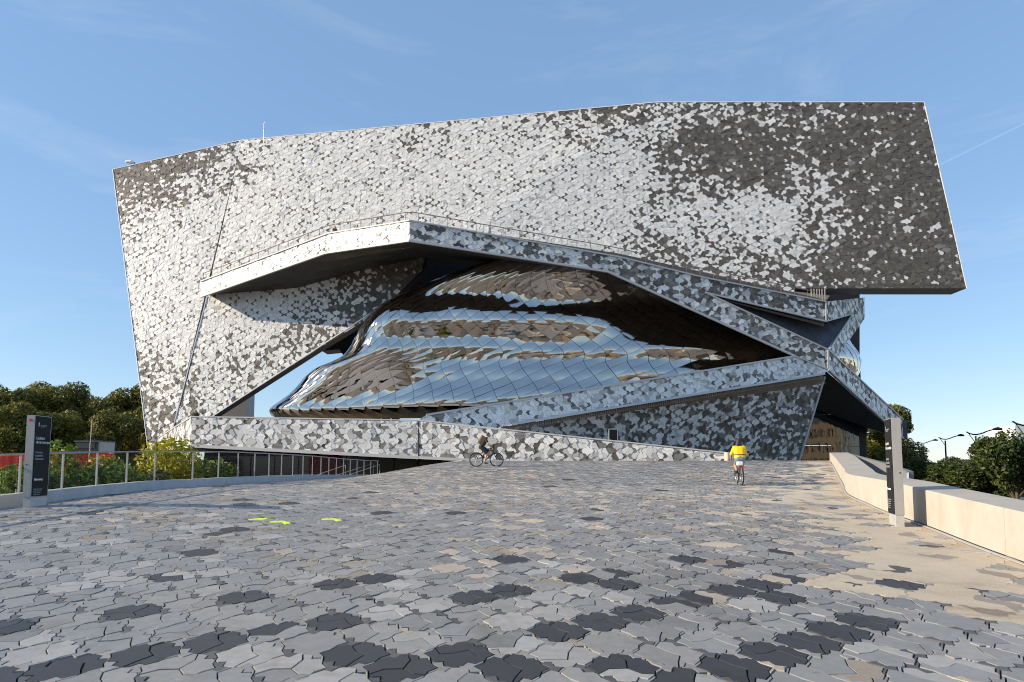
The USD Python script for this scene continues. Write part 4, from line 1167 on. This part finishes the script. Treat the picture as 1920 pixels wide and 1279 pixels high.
# ------------------------------------------------------------------ bicycles
def bicycle(label, loc, rz, rack=False, paint='blue_frame'):
    t = thing('bicycle', label, 'bicycle', loc, rz)
    R = .345; wb = 1.04
    bb = np.array([.43, 0, .28]); rear = np.array([0, 0, R]); front = np.array([wb, 0, R])
    head_t, head_b = np.array([.86, 0, .86]), np.array([.90, 0, .70]); seat = np.array([.29, 0, .88])
    for nm, c in (('rear_wheel', rear), ('front_wheel', front)):
        th = np.linspace(0, 2 * math.pi, 40, endpoint=False)
        w = geo(nm, MB().tube(np.c_[c[0] + R * .965 * np.cos(th), np.zeros(40), c[2] + R * .965 * np.sin(th)], .030, 8, close=True).get(), M['rubber'], t, smooth=True)
        MB().tube(np.c_[c[0] + R * .90 * np.cos(th), np.zeros(40), c[2] + R * .90 * np.sin(th)], .012, 6, close=True).build('rim', M['chrome'], w, smooth=True)
        sp = MB()
        for k in range(20):
            a = 2 * math.pi * k / 20; sp.tube([c + [0, (.03 if k % 2 else -.03), 0], c + np.array([math.cos(a), 0, math.sin(a)]) * R * .9], .0016, 4)
        sp.tube([c + [0, -.05, 0], c + [0, .05, 0]], .022, 10)
        sp.build('spokes', M['chrome'], w)
    fr = MB()
    st_top = lerp(bb, seat, .86)
    fr.tube([bb, st_top], .017, 8).tube([bb, head_b], .020, 8).tube([st_top - [0, 0, .02], head_t - [0, 0, .04]], .017, 8).tube([head_b - (head_t - head_b) * .1, head_t], .021, 8)
    for y in (-.055, .055):
        fr.tube([bb + [0, y * .6, 0], rear + [0, y, 0]], .010, 6).tube([st_top + [0, y * .3, -.03], rear + [0, y, 0]], .009, 6)
    fr.build('frame', M[paint], t, smooth=40)
    fk = MB()
    for y in (-.055, .055): fk.tube([head_b + [0, y, -.04], front + [0, y, 0]], .012, 6)
    fk.tube([head_b + [0, -.06, -.04], head_b + [0, .06, -.04]], .014, 6); fk.build('fork', M[paint], t)
    hb = MB(); hc = head_t + [.03, 0, .10]
    hb.tube([head_t, hc], .015, 8).tube([hc + [-.06, -.31, .015], hc + [.0, -.15, .01], hc + [.02, 0, 0], hc + [0, .15, .01], hc + [-.06, .31, .015]], .013, 8)
    h = hb.build('handlebar', M['black_metal'], t, smooth=40)
    for y in (-1, 1): MB().tube([hc + [-.06, .31 * y, .015], hc + [-.02, .20 * y, .012]], .018, 8).build('grip', M['rubber'], h)
    MB().tube([st_top, seat], .013, 8).build('seat_post', M['chrome'], t)
    sd = m3.Manifold.batch_hull([m3.Manifold.sphere(.03, 12).translate(list(seat + np.array(o))) for o in ((-.12, .06, .02), (-.12, -.06, .02), (.0, .03, .02), (.0, -.03, .02), (.14, 0, .01))])
    geo('saddle', sd, M['rubber'], t, smooth=40)
    ck = MB(); th = np.linspace(0, 2 * math.pi, 24, endpoint=False)
    ck.tube(np.c_[bb[0] + .085 * np.cos(th), np.full(24, -.05), bb[2] + .085 * np.sin(th)], .006, 5, close=True)
    ck.tube([bb + [0, -.07, 0], bb + [.06, -.08, -.16]], .011, 6).tube([bb + [0, .07, 0], bb + [-.06, .08, .16]], .011, 6).tube([bb + [0, -.07, 0], bb + [0, .07, 0]], .018, 8)
    ck.build('crank', M['chrome'], t)
    MB().box(bb + [.06, -.13, -.16], (.09, .09, .02)).build('pedal', M['black_metal'], t); MB().box(bb + [-.06, .13, .16], (.09, .09, .02)).build('pedal', M['black_metal'], t)
    mg = MB()
    for c, a0, a1 in ((rear, .3, 2.6), ):
        th = np.linspace(a0, a1, 14); mg.tube(np.c_[c[0] + (R + .02) * np.cos(th), np.zeros(14), c[2] + (R + .02) * np.sin(th)], .018, 6)
    mg.build('mudguard', M['black_metal'], t)
    if rack:
        rk = MB()
        for y in (-.07, .07): rk.tube([rear + [-.18, y, .37], rear + [.22, y, .37]], .006, 5).tube([rear + [0, y, 0], rear + [-.04, y, .37]], .006, 5)
        rk.build('rack', M['black_metal'], t)
        MB().box(rear + [-.20, 0, .32], (.03, .10, .06)).build('tail_light', M['red'], t)
    return t
bb = np.array([.43, 0, .28])
def rider_pose(lean, hand_h=.98, reach=.84):
    pelvis = np.array([.25, 0, 1.00]); L = .50
    neck = pelvis + [L * math.sin(lean), 0, L * math.cos(lean)]
    head = neck + [.10 * math.sin(lean) + .06, 0, .19]
    shc = lerp(pelvis, neck, .90)
    J = dict(pelvis=pelvis, neck=neck, head=head)
    for k, y in (('l', 1), ('r', -1)):
        J['sh_' + k] = shc + [0, .18 * y, 0]; wr = np.array([reach - .10, .25 * y, hand_h + .03])
        J['wr_' + k] = wr; J['el_' + k] = lerp(J['sh_' + k], wr, .5) + [-.02, .06 * y, -.06]
        J['hip_' + k] = pelvis + [.02, .09 * y, -.03]
    pr, pl = bb + [.06, -.12, -.16], bb + [-.06, .12, .16]
    for k, p in (('r', pr), ('l', pl)):
        an = p + [-.07, 0, .10]; J['an_' + k] = an
        hip = J['hip_' + k]; mid = lerp(hip, an, .5); d = np.linalg.norm(an - hip); L2 = .43
        hgt = math.sqrt(max(0.0005, L2 ** 2 - (d / 2) ** 2)); v = (an - hip) / d; fwd = np.array([-v[2], 0, v[0]]); fwd = fwd if fwd[0] > 0 else -fwd
        J['kn_' + k] = mid + fwd * hgt
    return J
# cyclist crossing the top of the ramp
gp = G(882 + 12, 872.4); gp2 = at(933 - 12, 871.6, gp[1])
k1 = at(907 - 14, 872.3, 35.0); k1[2] = gz(k1[0], 35.0) + .005
bicycle('dark city bicycle ridden across the crest of the ramp by the person in grey', k1, .05)
person('person in grey shirt and dark shorts riding a dark bicycle across the crest', k1, .05, rider_pose(.55), dict(shirt='charcoal_cloth', legs='dark_cloth', hair='hair_dark', sleeve=.55, leg=.85, shoe='grey_cloth'))
bpk = thing('backpack', 'small tan backpack on the back of the person in grey', 'backpack', k1, .05)
pz = rider_pose(.55); bc = lerp(pz['pelvis'], pz['neck'], .62) + [-.19 * math.cos(.55), 0, .19 * math.sin(.55)]
bk = m3.Manifold.batch_hull([m3.Manifold.sphere(.06, 12).translate([x, y, z]) for x in (-.05, .05) for y in (-.10, .10) for z in (-.17, .17)]).rotate([0, math.degrees(.55), 0]).translate(list(map(float, bc)))
geo('bag', bk, M['tan'], bpk, smooth=40)
sb = MB()
for y in (-.11, .11): sb.tube([bc + [.02, y, .24], pz['neck'] + [.05, y * 1.1, .0], lerp(pz['pelvis'], pz['neck'], .55) + [.12, y, 0]], .018, 6)
sb.build('strap', M['dark_cloth'], bpk)
# cyclist riding away
k2 = at(1391, 909.5, 26.0); k2[2] = gz(k2[0], 26.0) + .005
rz2 = math.radians(82)
o2 = k2
bicycle('dark bicycle with rear rack ridden up the ramp by the person in yellow', o2, rz2, True, 'black_metal')
person('person in a yellow top riding away up the ramp', o2, rz2, rider_pose(.30, 1.0, .80), dict(shirt='yellow', legs='teal', hair='hair_dark', sleeve=.9, leg=.55, long=True))
MBb = thing('waist_belt', 'narrow black belt bag round the waist of the person in yellow', 'belt bag', o2, rz2)
pz2 = rider_pose(.30, 1.0, .80); wc = lerp(pz2['pelvis'], pz2['neck'], .34); th = np.linspace(0, 2 * math.pi, 28, endpoint=False)
MB().tube(np.c_[wc[0] + .142 * np.cos(th), .205 * np.sin(th), np.full(28, wc[2])], .018, 6, close=True).build('belt', M['dark_cloth'], MBb)
pn = thing('pannier', 'white bag on the rear rack of the bicycle ridden up the ramp', 'bag', o2, rz2)
geo('bag', m3.Manifold.batch_hull([m3.Manifold.sphere(.04, 12).translate([x, y, z]) for x in (-.16, .10) for y in (.0, .13) for z in (.78, .86)]), M['white_paint'], pn, smooth=40)
# standing people
def stand_pose(arm=.25):
    J = dict(pelvis=np.array([0, 0, .93]), neck=np.array([.01, 0, 1.45]), head=np.array([.03, 0, 1.62]))
    for k, y in (('l', 1), ('r', -1)):
        J['sh_' + k] = np.array([0, .18 * y, 1.40]); J['el_' + k] = np.array([.02 + arm * .1, .24 * y, 1.12]); J['wr_' + k] = np.array([.10 + arm, .20 * y, .98 + arm * .3])
        J['hip_' + k] = np.array([0, .09 * y, .90]); J['kn_' + k] = np.array([.02, .10 * y, .49]); J['an_' + k] = np.array([0, .10 * y, .09])
    return J
def stand(px, py_head, Y, rz, label, look):
    p = at(px, py_head, Y); p[2] -= 1.73
    person(label, p, rz, stand_pose(), look)
stand(628, 424, 74.0, -1.2, 'person in a light top standing at the terrace railing left of the tip', dict(shirt='tan', legs='dark_cloth', hair='hair_dark', leg=2, sleeve=2))
stand(670, 421.5, 72.3, -1.9, 'person with dark hair and red top standing at the terrace railing nearest the tip', dict(shirt='red', legs='dark_cloth', hair='hair_dark', leg=2, sleeve=2))
stand(367, 768, 57.2, -1.5, 'person in black behind the front corner of the walkway parapet', dict(shirt='dark_cloth', legs='dark_cloth', hair='tan', leg=2, sleeve=2))

# ------------------------------------------------------------------ vegetation
def leaf_cloud(rng, centres, radii, count, size, squash=1.0, shell=.55):
    centres = np.asarray(centres, float); radii = np.asarray(radii, float)
    w = radii ** 2; idx = rng.choice(len(radii), count, p=w / w.sum())
    d = rng.normal(size=(count, 3)); d /= np.linalg.norm(d, axis=1, keepdims=True)
    r = (shell + (1.08 - shell) * rng.random(count) ** .6)[:, None]
    p = centres[idx] + d * r * radii[idx][:, None] * np.array([1, 1, squash])
    n = d * .7 + rng.normal(size=(count, 3)) * .6 + [0, 0, .35]; n /= np.linalg.norm(n, axis=1, keepdims=True)
    a = np.cross(n, rng.normal(size=(count, 3))); a /= np.linalg.norm(a, axis=1, keepdims=True); b = np.cross(n, a)
    s = (size * (.6 + .8 * rng.random(count)))[:, None]
    q = np.stack([p - a * s, p - b * s * .55 + n * s * .12, p + a * s, p + b * s * .55 + n * s * .12], 1).reshape(-1, 3)
    k = np.arange(count)[:, None] * 4
    return q, np.vstack([k + [0, 1, 2], k + [0, 2, 3]])

def tree(name, label, cat, loc, H, W, trunk_h, seed, leaf, count, size, group, flat=False, clumps=26):
    rng = np.random.default_rng(seed)
    t = thing(name, label, cat, loc, 0, group)
    tr = MB(); r0 = .022 * H
    top = np.array([rng.normal(0, .2), rng.normal(0, .2), H * .75])
    tr.tube([np.zeros(3), lerp(np.zeros(3), top, .35) + rng.normal(0, .08, 3) * [1, 1, 0], top], [r0, r0 * .75, r0 * .25], 9)
    cs, rs = [], []
    for k in range(clumps):
        z = trunk_h + (H - trunk_h) * (.12 + .80 * rng.random()) if not flat else trunk_h + (H - trunk_h) * (.2 + .65 * rng.random())
        f = (z - trunk_h) / (H - trunk_h)
        rad = W / 2 * (math.sqrt(max(.08, 1 - (2 * f - .85) ** 2 * .85)) if not flat else .92)
        a = rng.random() * 2 * math.pi; rr = rad * math.sqrt(rng.random()) * .80
        cs.append((rr * math.cos(a), rr * math.sin(a), z)); rs.append(W * (.11 + .09 * rng.random()))
        if k % 3 == 0: tr.tube([lerp(np.zeros(3), top, .3 + .4 * rng.random()), lerp(top * .6, cs[-1], .6), cs[-1]], [r0 * .35, r0 * .2, r0 * .08], 5)
    tr.build('trunk', M['bark'], t, smooth=50)
    geo('crown', leaf_cloud(rng, cs, rs, count, size, .85), M[leaf], t, tint=leaf_tints(M[leaf], rng, count))
    return t
# plane trees to the left, behind the fence
GA = 'plane trees beyond the fence on the left'
protoA = tree('plane_tree', 'broad olive green plane tree rising just left of the hall', 'tree', at(245, 900, 108)[:2].tolist() + [LOW], 17.5, 11, 3.5, 1, 'leaf_plane', 17000, .24, GA)
protoB = tree('plane_tree', 'dark green plane tree behind the red hoarding', 'tree', at(165, 900, 98)[:2].tolist() + [LOW], 13.8, 11, 3.0, 2, 'leaf_plane', 16000, .23, GA)
def place(proto, px, Y, rz, label, scale, z=LOW, group=None):
    p = at(px, 900, Y); return copy_of(proto, (p[0], p[1], z), rz, label, group, scale)
place(protoA, 110, 105, 1.0, 'tall plane tree with rounded top in the middle of the left tree group', 1.0)
place(protoA, 60, 112, 2.2, 'plane tree standing behind the black sign pylon', (1.1, 1.1, 1.06))
place(protoB, -10, 98, 3.0, 'plane tree cut by the left edge of the view', (1.1, 1.1, 1.18))
place(protoB, 205, 92, 4.0, 'lower plane tree between the red hoarding and the hall', (.8, .8, .86))
place(protoB, 30, 84, 5.0, 'dark low plane tree beside the black sign pylon', (.9, .9, .88))
place(protoB, 110, 86, .5, 'low dark plane tree above the left end of the red hoarding', (.8, .8, .82))
place(protoB, 268, 100, 1.7, 'plane tree partly hidden by the left roof wall', (.9, .9, .95))
place(protoA, 160, 128, 2.8, 'hazy plane tree at the back of the left group', 1.05)
place(protoB, 480, 150, 2.0, 'distant tree seen through the gap beside the steel body', (1.0, 1.0, 1.0))
place(protoB, 515, 155, 1.0, 'distant tree seen under the tip of the steel body', (.9, .9, .96))
place(protoA, 1655, 120, 2.0, 'green tree seen beneath the descending ramp band right of the glass', (1.2, 1.2, .92))
place(protoA, 1622, 112, 1.0, 'green tree next to the dark entrance column', (1.0, 1.0, .8))
# street trees on the right
GR = 'street trees along the road on the right'
street0 = tree('street_tree', 'sunlit bushy street tree nearest the right edge of the view', 'tree', at(1905, 900, 44)[:2].tolist() + [LOW], 7.0, 5.4, 2.4, 7, 'leaf_row', 13000, .13, GR, True, 34)
row = [(1846, 52), (1800, 62), (1765, 74), (1738, 88), (1718, 104), (1702, 122), (1690, 142)]
names = ['second street tree from the right edge', 'third street tree from the right edge', 'fourth street tree from the right edge, below a lamp', 'fifth street tree from the right edge', 'sixth street tree from the right edge', 'seventh street tree from the right edge', 'farthest visible street tree beside the grey pylon']
for k, ((px, Y), nm) in enumerate(zip(row, names)): place(street0, px, Y, k * 1.3, nm, (1.1, 1.1, .74 + .04 * (k % 3)))
rear_names = ['rear row street tree at the right edge', 'rear row street tree behind the sunlit one', 'rear row street tree behind the parked van', 'rear row street tree behind the parked car', 'farthest rear row street tree']
for k, (px, Y) in enumerate([(1960, 60), (1900, 72), (1850, 88), (1800, 108), (1765, 130)]):
    place(street0, px, Y, 2 + k, rear_names[k], (1.25, 1.25, .77), group='rear row of street trees')
# shrubs behind the fence
_fpx = proj(fence_base)[:, 0]
def shrub(label, px, gap_, w, top_py, leaf, seed, count, size, z=None, group=None):
    Yf = float(np.interp(px, _fpx, fence_base[:, 1])); Y = Yf + gap_
    h = float(at(300, top_py, Y)[2]) - LOW
    rng = np.random.default_rng(seed); p = at(px, 900, Y); zz_ = LOW if z is None else z
    t = thing('shrub', label, 'shrub', (p[0], p[1], zz_), 0, group)
    n = 16; cs = np.c_[rng.normal(0, w * .28, n), rng.normal(0, w * .22, n), h * (.25 + .62 * rng.random(n))]; rs = np.minimum(w, h) * (.13 + .10 * rng.random(n))
    st = MB()
    for c in cs[::2]: st.tube([np.array([c[0] * .2, c[1] * .2, 0]), c * [.7, .7, .6], c], [.04, .03, .012], 5)
    st.build('stem', M['bark'], t)
    geo('foliage', leaf_cloud(rng, cs, rs, count, size, 1.0, .4), M[leaf], t, tint=leaf_tints(M[leaf], rng, count))
    return t
GS = 'shrubs behind the mesh fence'
shrub('yellow leaved shrub in front of the walkway corner', 314, 4.2, 4.4, 826, 'leaf_yellow', 31, 12000, .10)
shrub('green shrub with yellow tips right of the yellow shrub', 382, 3.6, 2.4, 846, 'leaf_green', 32, 4200, .095)
shrub('bright green shrub behind the fence below the red hoarding', 140, 3.6, 3.6, 830, 'leaf_green', 33, 8000, .095)
shrub('green shrub between the hoarding and the yellow shrub', 222, 3.6, 2.8, 856, 'leaf_green', 34, 6000, .09)
shrub('green shrub left of the black sign pylon', 14, 3.4, 3.0, 842, 'leaf_green', 35, 8000, .095)
shrub('dark green shrub low behind the black sign pylon', 72, 3.0, 2.4, 868, 'leaf_dark', 36, 5000, .09)
shrub('dark green shrub low under the bright green shrub', 180, 3.0, 2.6, 878, 'leaf_dark', 37, 5000, .09)
shrub('dark green shrub low under the yellow shrub', 282, 3.2, 2.8, 876, 'leaf_dark', 38, 5500, .09)

# red hoarding, cabin, pole
hd = thing('hoarding', 'red fabric hoarding in front of the left trees', 'hoarding', (0, 0, 0))
a, b = at(92, 845, 58), at(216, 850, 56)
n = 40; tt_ = np.linspace(0, 1, n); base = a + (b - a) * tt_[:, None]
wv = .05 * np.sin(tt_ * 11) + .03 * np.sin(tt_ * 29 + 1)
top = base + np.c_[np.zeros(n), wv, .06 * np.sin(tt_ * 25)]; bot = base + np.c_[np.zeros(n), wv * 1.4, np.full(n, -3.4)]
geo('fabric', (np.vstack([top, bot, bot + [0, .03, 0], top + [0, .03, 0]]), np.array([[r * n + k, r * n + k + 1, (r + 1) * n + k + 1, (r + 1) * n + k] for r in range(3) for k in range(n - 1)])), M['fabric_red'], hd)
for k in range(0, n, 6): MB().bar(top[k] + [0, .1, .1], bot[k] + [0, .1, -.4], .06).build('post', M['post'], hd)
MB().box(at(117, 846, 57.5), (.22, .04, .3)).build('notice', M['white_paint'], hd)
hd2 = thing('hoarding', 'red fabric hoarding seen left of the black sign pylon', 'hoarding', (0, 0, 0))
a, b = at(-20, 853, 62), at(50, 854, 60); base = a + (b - a) * tt_[:, None]
top = base + np.c_[np.zeros(n), wv, np.zeros(n)]; bot = top - [0, 0, 3]
geo('fabric', (np.vstack([top, bot, bot + [0, .03, 0], top + [0, .03, 0]]), np.array([[r * n + k, r * n + k + 1, (r + 1) * n + k + 1, (r + 1) * n + k] for r in range(3) for k in range(n - 1)])), M['fabric_red'], hd2)
p = at(177, 843, 64)
cb = thing('site_cabin', 'dark site cabin with pale end standing behind the red hoarding', 'cabin', (p[0], p[1], LOW))
ch = p[2] - LOW + .7
MB().box((0, 0, ch / 2), (2.1, 2.4, ch)).build('body', M['black_metal'], cb); MB().box((1.08, 0, ch / 2), (.3, 2.3, ch - .04)).build('end_panel', M['plinth'], cb); MB().box((.05, 0, ch + .04), (2.4, 2.6, .08)).build('roof', M['zinc'], cb)
MB().box((-.1, -1.21, ch - .35), (1.7, .03, .5)).build('window', M['win'], cb)
p = at(173, 786, 50)
fp = thing('pole', 'slender leaning pale pole in front of the red hoarding', 'pole', (p[0], p[1], LOW))
MB().tube([(-.25, 0, 0), (-.2, 0, 2), (0, 0, p[2] - LOW)], [.045, .04, .02], 8).build('shaft', M['post'], fp, smooth=50); MB().box((-.1, 0, (p[2] - LOW) * .66), (.16, .1, .05)).build('collar', M['rail_grey'], fp)

# street lamps
def lamp(label, px, py, Y, sc):
    p = at(px, py, Y); H = p[2] - LOW
    t = thing('street_lamp', label, 'street lamp', (p[0], p[1], LOW), 0, 'street lamps along the road')
    MB().tube([(0, 0, 0), (0, 0, H * .5), (0, 0, H - .3)], [.12, .10, .07], 10).build('pole', M['black_metal'], t, smooth=50)
    xs = np.array([-1.5, -1.0, -.4, .3, 1.2, 2.1, 3.0, 3.7]) * sc; zs = np.array([.12, -.18, -.36, -.38, -.12, .26, .52, .62]) * sc
    MB().tube(np.c_[xs, xs * -.12, zs + H], [.05 * sc + .03] * 8, 8).build('arm', M['black_metal'], t, smooth=50)
    MB().tube([(-1.3 * sc, .1, H + .1 * sc), (-.1, 0, H - 1.7 * sc)], .03, 6).build('stay', M['black_metal'], t)
    hd_ = m3.Manifold.batch_hull([m3.Manifold.sphere(.24 * sc, 12).translate([float(x) * sc, -.12 * float(x) * sc, float(z) * sc + H]) for x, z in ((3.2, .62), (3.8, .74), (4.3, .60))]).scale([1, 1, 1])
    geo('lamp_head', hd_, M['black_metal'], t, smooth=50)
for px, py, Y, sc, nm in ((1924, 792, 45, .55, 'street lamp cut by the right edge of the view'), (1829, 811, 58, .47, 'second street lamp from the right edge'), (1772, 821, 74, .43, 'third street lamp from the right edge'),
                      (1730.5, 829, 92, .42, 'fourth street lamp from the right edge'), (1700, 837, 112, .42, 'farthest street lamp, next to the grey pylon')): lamp(nm, px, py, Y, sc)
# road and vehicles
rd = MB(); ra, rb_ = at(1960, 900, 26), at(1700, 900, 190)
r0_, r1_ = np.array([30., 10, LOW + .02]), np.array([110., 260, LOW + .02]); dv_ = np.array([9., -2.5, 0])
rd.add([r0_, r0_ + dv_ * 1.4, r1_ + dv_ * 1.4, r1_], [[0, 1, 2, 3]])
tag(rd.build('road', M['asphalt']), 'asphalt road under the street trees on the right', 'road', kind='structure')
def vehicle(name, label, cat, loc, rz, L, W, H, body, van):
    t = thing(name, label, cat, loc, rz)
    prof = [(-L / 2, .35), (L / 2, .35), (L / 2, .75), (L * .36, .95), (L * .22, H), (-L * .34, H), (-L * .48, 1.0), (-L / 2, .9)] if not van else [(-L / 2, .35), (L / 2, .35), (L / 2, 1.0), (L * .42, 1.35), (L * .34, H), (-L / 2, H)]
    pg = Polygon(prof).buffer(-.06).buffer(.06)
    m = trimesh.creation.extrude_polygon(pg, W, engine='earcut'); v = m.vertices.copy(); v = np.c_[v[:, 0], v[:, 2] - W / 2, v[:, 1]]
    geo('body', (v, m.faces[:, ::-1]), M[body], t)
    for s in (-1, 1):
        MB().box((0 if not van else L * .2, s * (W / 2 + .004), H - .38), (L * .42 if not van else L * .2, .02, .42)).build('side_window', M['win'], t)
        for x in (-L * .31, L * .31):
            c = trimesh.creation.cylinder(.32, .2, sections=24); c.apply_transform(trimesh.transformations.rotation_matrix(math.pi / 2, [1, 0, 0])); c.apply_translation((x, s * (W / 2 - .08), .32)); geo('wheel', c, M['rubber'], t)
        MB().box((-L / 2 - .005, s * W * .38, .8), (.03, .18, .14)).build('tail_light', M['red'], t); MB().box((L / 2 + .005, s * W * .36, .72), (.03, .25, .14)).build('headlight', M['white_paint'], t)
    MB().box((-L * .42 if not van else -L / 2 - .003, 0, H - .35 if not van else H - .6), (.05, W * .8, .4)).build('rear_window', M['win'], t)
M['car_dark'] = plain('dark_car_paint', (.02, .024, .03), .25, .3); M['bus_blue'] = plain('dull_blue_paint', (.10, .14, .18), .35, .1)
hdg = math.atan2(250, 80)
p = at(1905, 920, 62); vehicle('parked_van', 'dull blue van parked beneath the trees at the right edge', 'van', (p[0], p[1], LOW + .03), hdg, 5.6, 2.0, 2.6, 'bus_blue', True)
p = at(1822, 915, 76); vehicle('parked_car', 'dark car parked under the street trees right of the wall shadow', 'car', (p[0], p[1], LOW + .03), hdg, 4.3, 1.8, 1.5, 'car_dark', False)

# roof camera and mast
p = at(248, 309, 94.5)
rc = thing('roof_camera', 'small white floodlight on a black bracket on the left roof edge', 'floodlight', p)
MB().tube([(.35, 0, -.8), (.35, 0, .35)], .06, 8).tube([(.35, 0, .25), (-.1, 0, .25)], .05, 8).build('bracket', M['black_metal'], rc)
geo('housing', m3.Manifold.batch_hull([m3.Manifold.sphere(.22, 14).translate([-.75, 0, .45]), m3.Manifold.sphere(.28, 14).translate([-.1, 0, .42])]), M['white_paint'], rc, smooth=50)
p = at(494.5, 262, 84.5)
mast = thing('antenna_mast', 'thin antenna mast on the roof edge above the left fold', 'antenna', p)
MB().tube([(0, 0, -.5), (0, 0, 2.4)], [.035, .02], 6).build('mast', M['post'], mast); MB().tube([(0, 0, 1.5), (0, 0, 2.2)], .06, 8).build('aerial', M['white_paint'], mast)

# ------------------------------------------------------------------ buildings across the street, which the glass and the steel mirror
def block(label, x, y, w, d, h, rz, seed):
    t = thing('apartment_building', label, 'building', (x, y, LOW), rz)
    MB().box((0, 0, h / 2), (w, d, h)).build('wall', M['lime'], t)
    rf = MB().box((0, 0, h + .9), (w - 1.6, d - 1.6, 1.8)).build('roof', M['zinc'], t)
    for k in range(3): MB().box((-w / 3 + k * w / 3, 0, h + 2.4), (.8, 1.6, 1.6)).build('chimney', M['lime'], rf)
    win = MB()
    for f in range(int(h / 3.2)):
        for k in range(int(w / 2.6)):
            for s in (-1, 1): win.box((-w / 2 + 1.3 + k * 2.6, s * d / 2, 2.2 + f * 3.2), (1.1, .12, 1.8))
        for k in range(int(d / 2.6)):
            for s in (-1, 1): win.box((s * w / 2, -d / 2 + 1.3 + k * 2.6, 2.2 + f * 3.2), (.12, 1.1, 1.8))
    win.build('windows', M['win'], t, kind='stuff')
for k, (x, y, w, d, h, rz) in enumerate([(112, 30, 14, 22, 21, -.1), (118, 60, 14, 20, 14, -.1), (120, 92, 14, 22, 17, -.1), (30, -70, 30, 14, 18, .5), (-30, -80, 40, 14, 17, .1), (95, -75, 26, 14, 26, .6)]):
    block(('nearest limestone block across the street on the right', 'tall limestone block across the street opposite the glass entrance', 'farthest limestone block across the street on the right', 'long limestone block behind the viewer', 'wide low limestone block behind the viewer on the left', 'tallest limestone block far behind the viewer')[k], x, y, w, d, h, rz, k)
p = at(1895, 812, 170)
fb = thing('far_building', 'pale flat roofed building far beyond the street trees', 'building', (p[0] + 4, p[1], LOW))
MB().box((0, 0, (p[2] - LOW) / 2 + .8), (13, 10, p[2] - LOW + 1.6)).build('wall', M['white_paint'], fb)
for k in range(3): MB().box((-4 + k * 4, -5.02, p[2] - LOW - 2), (2, .1, 1.4)).build('window', M['win'], fb)
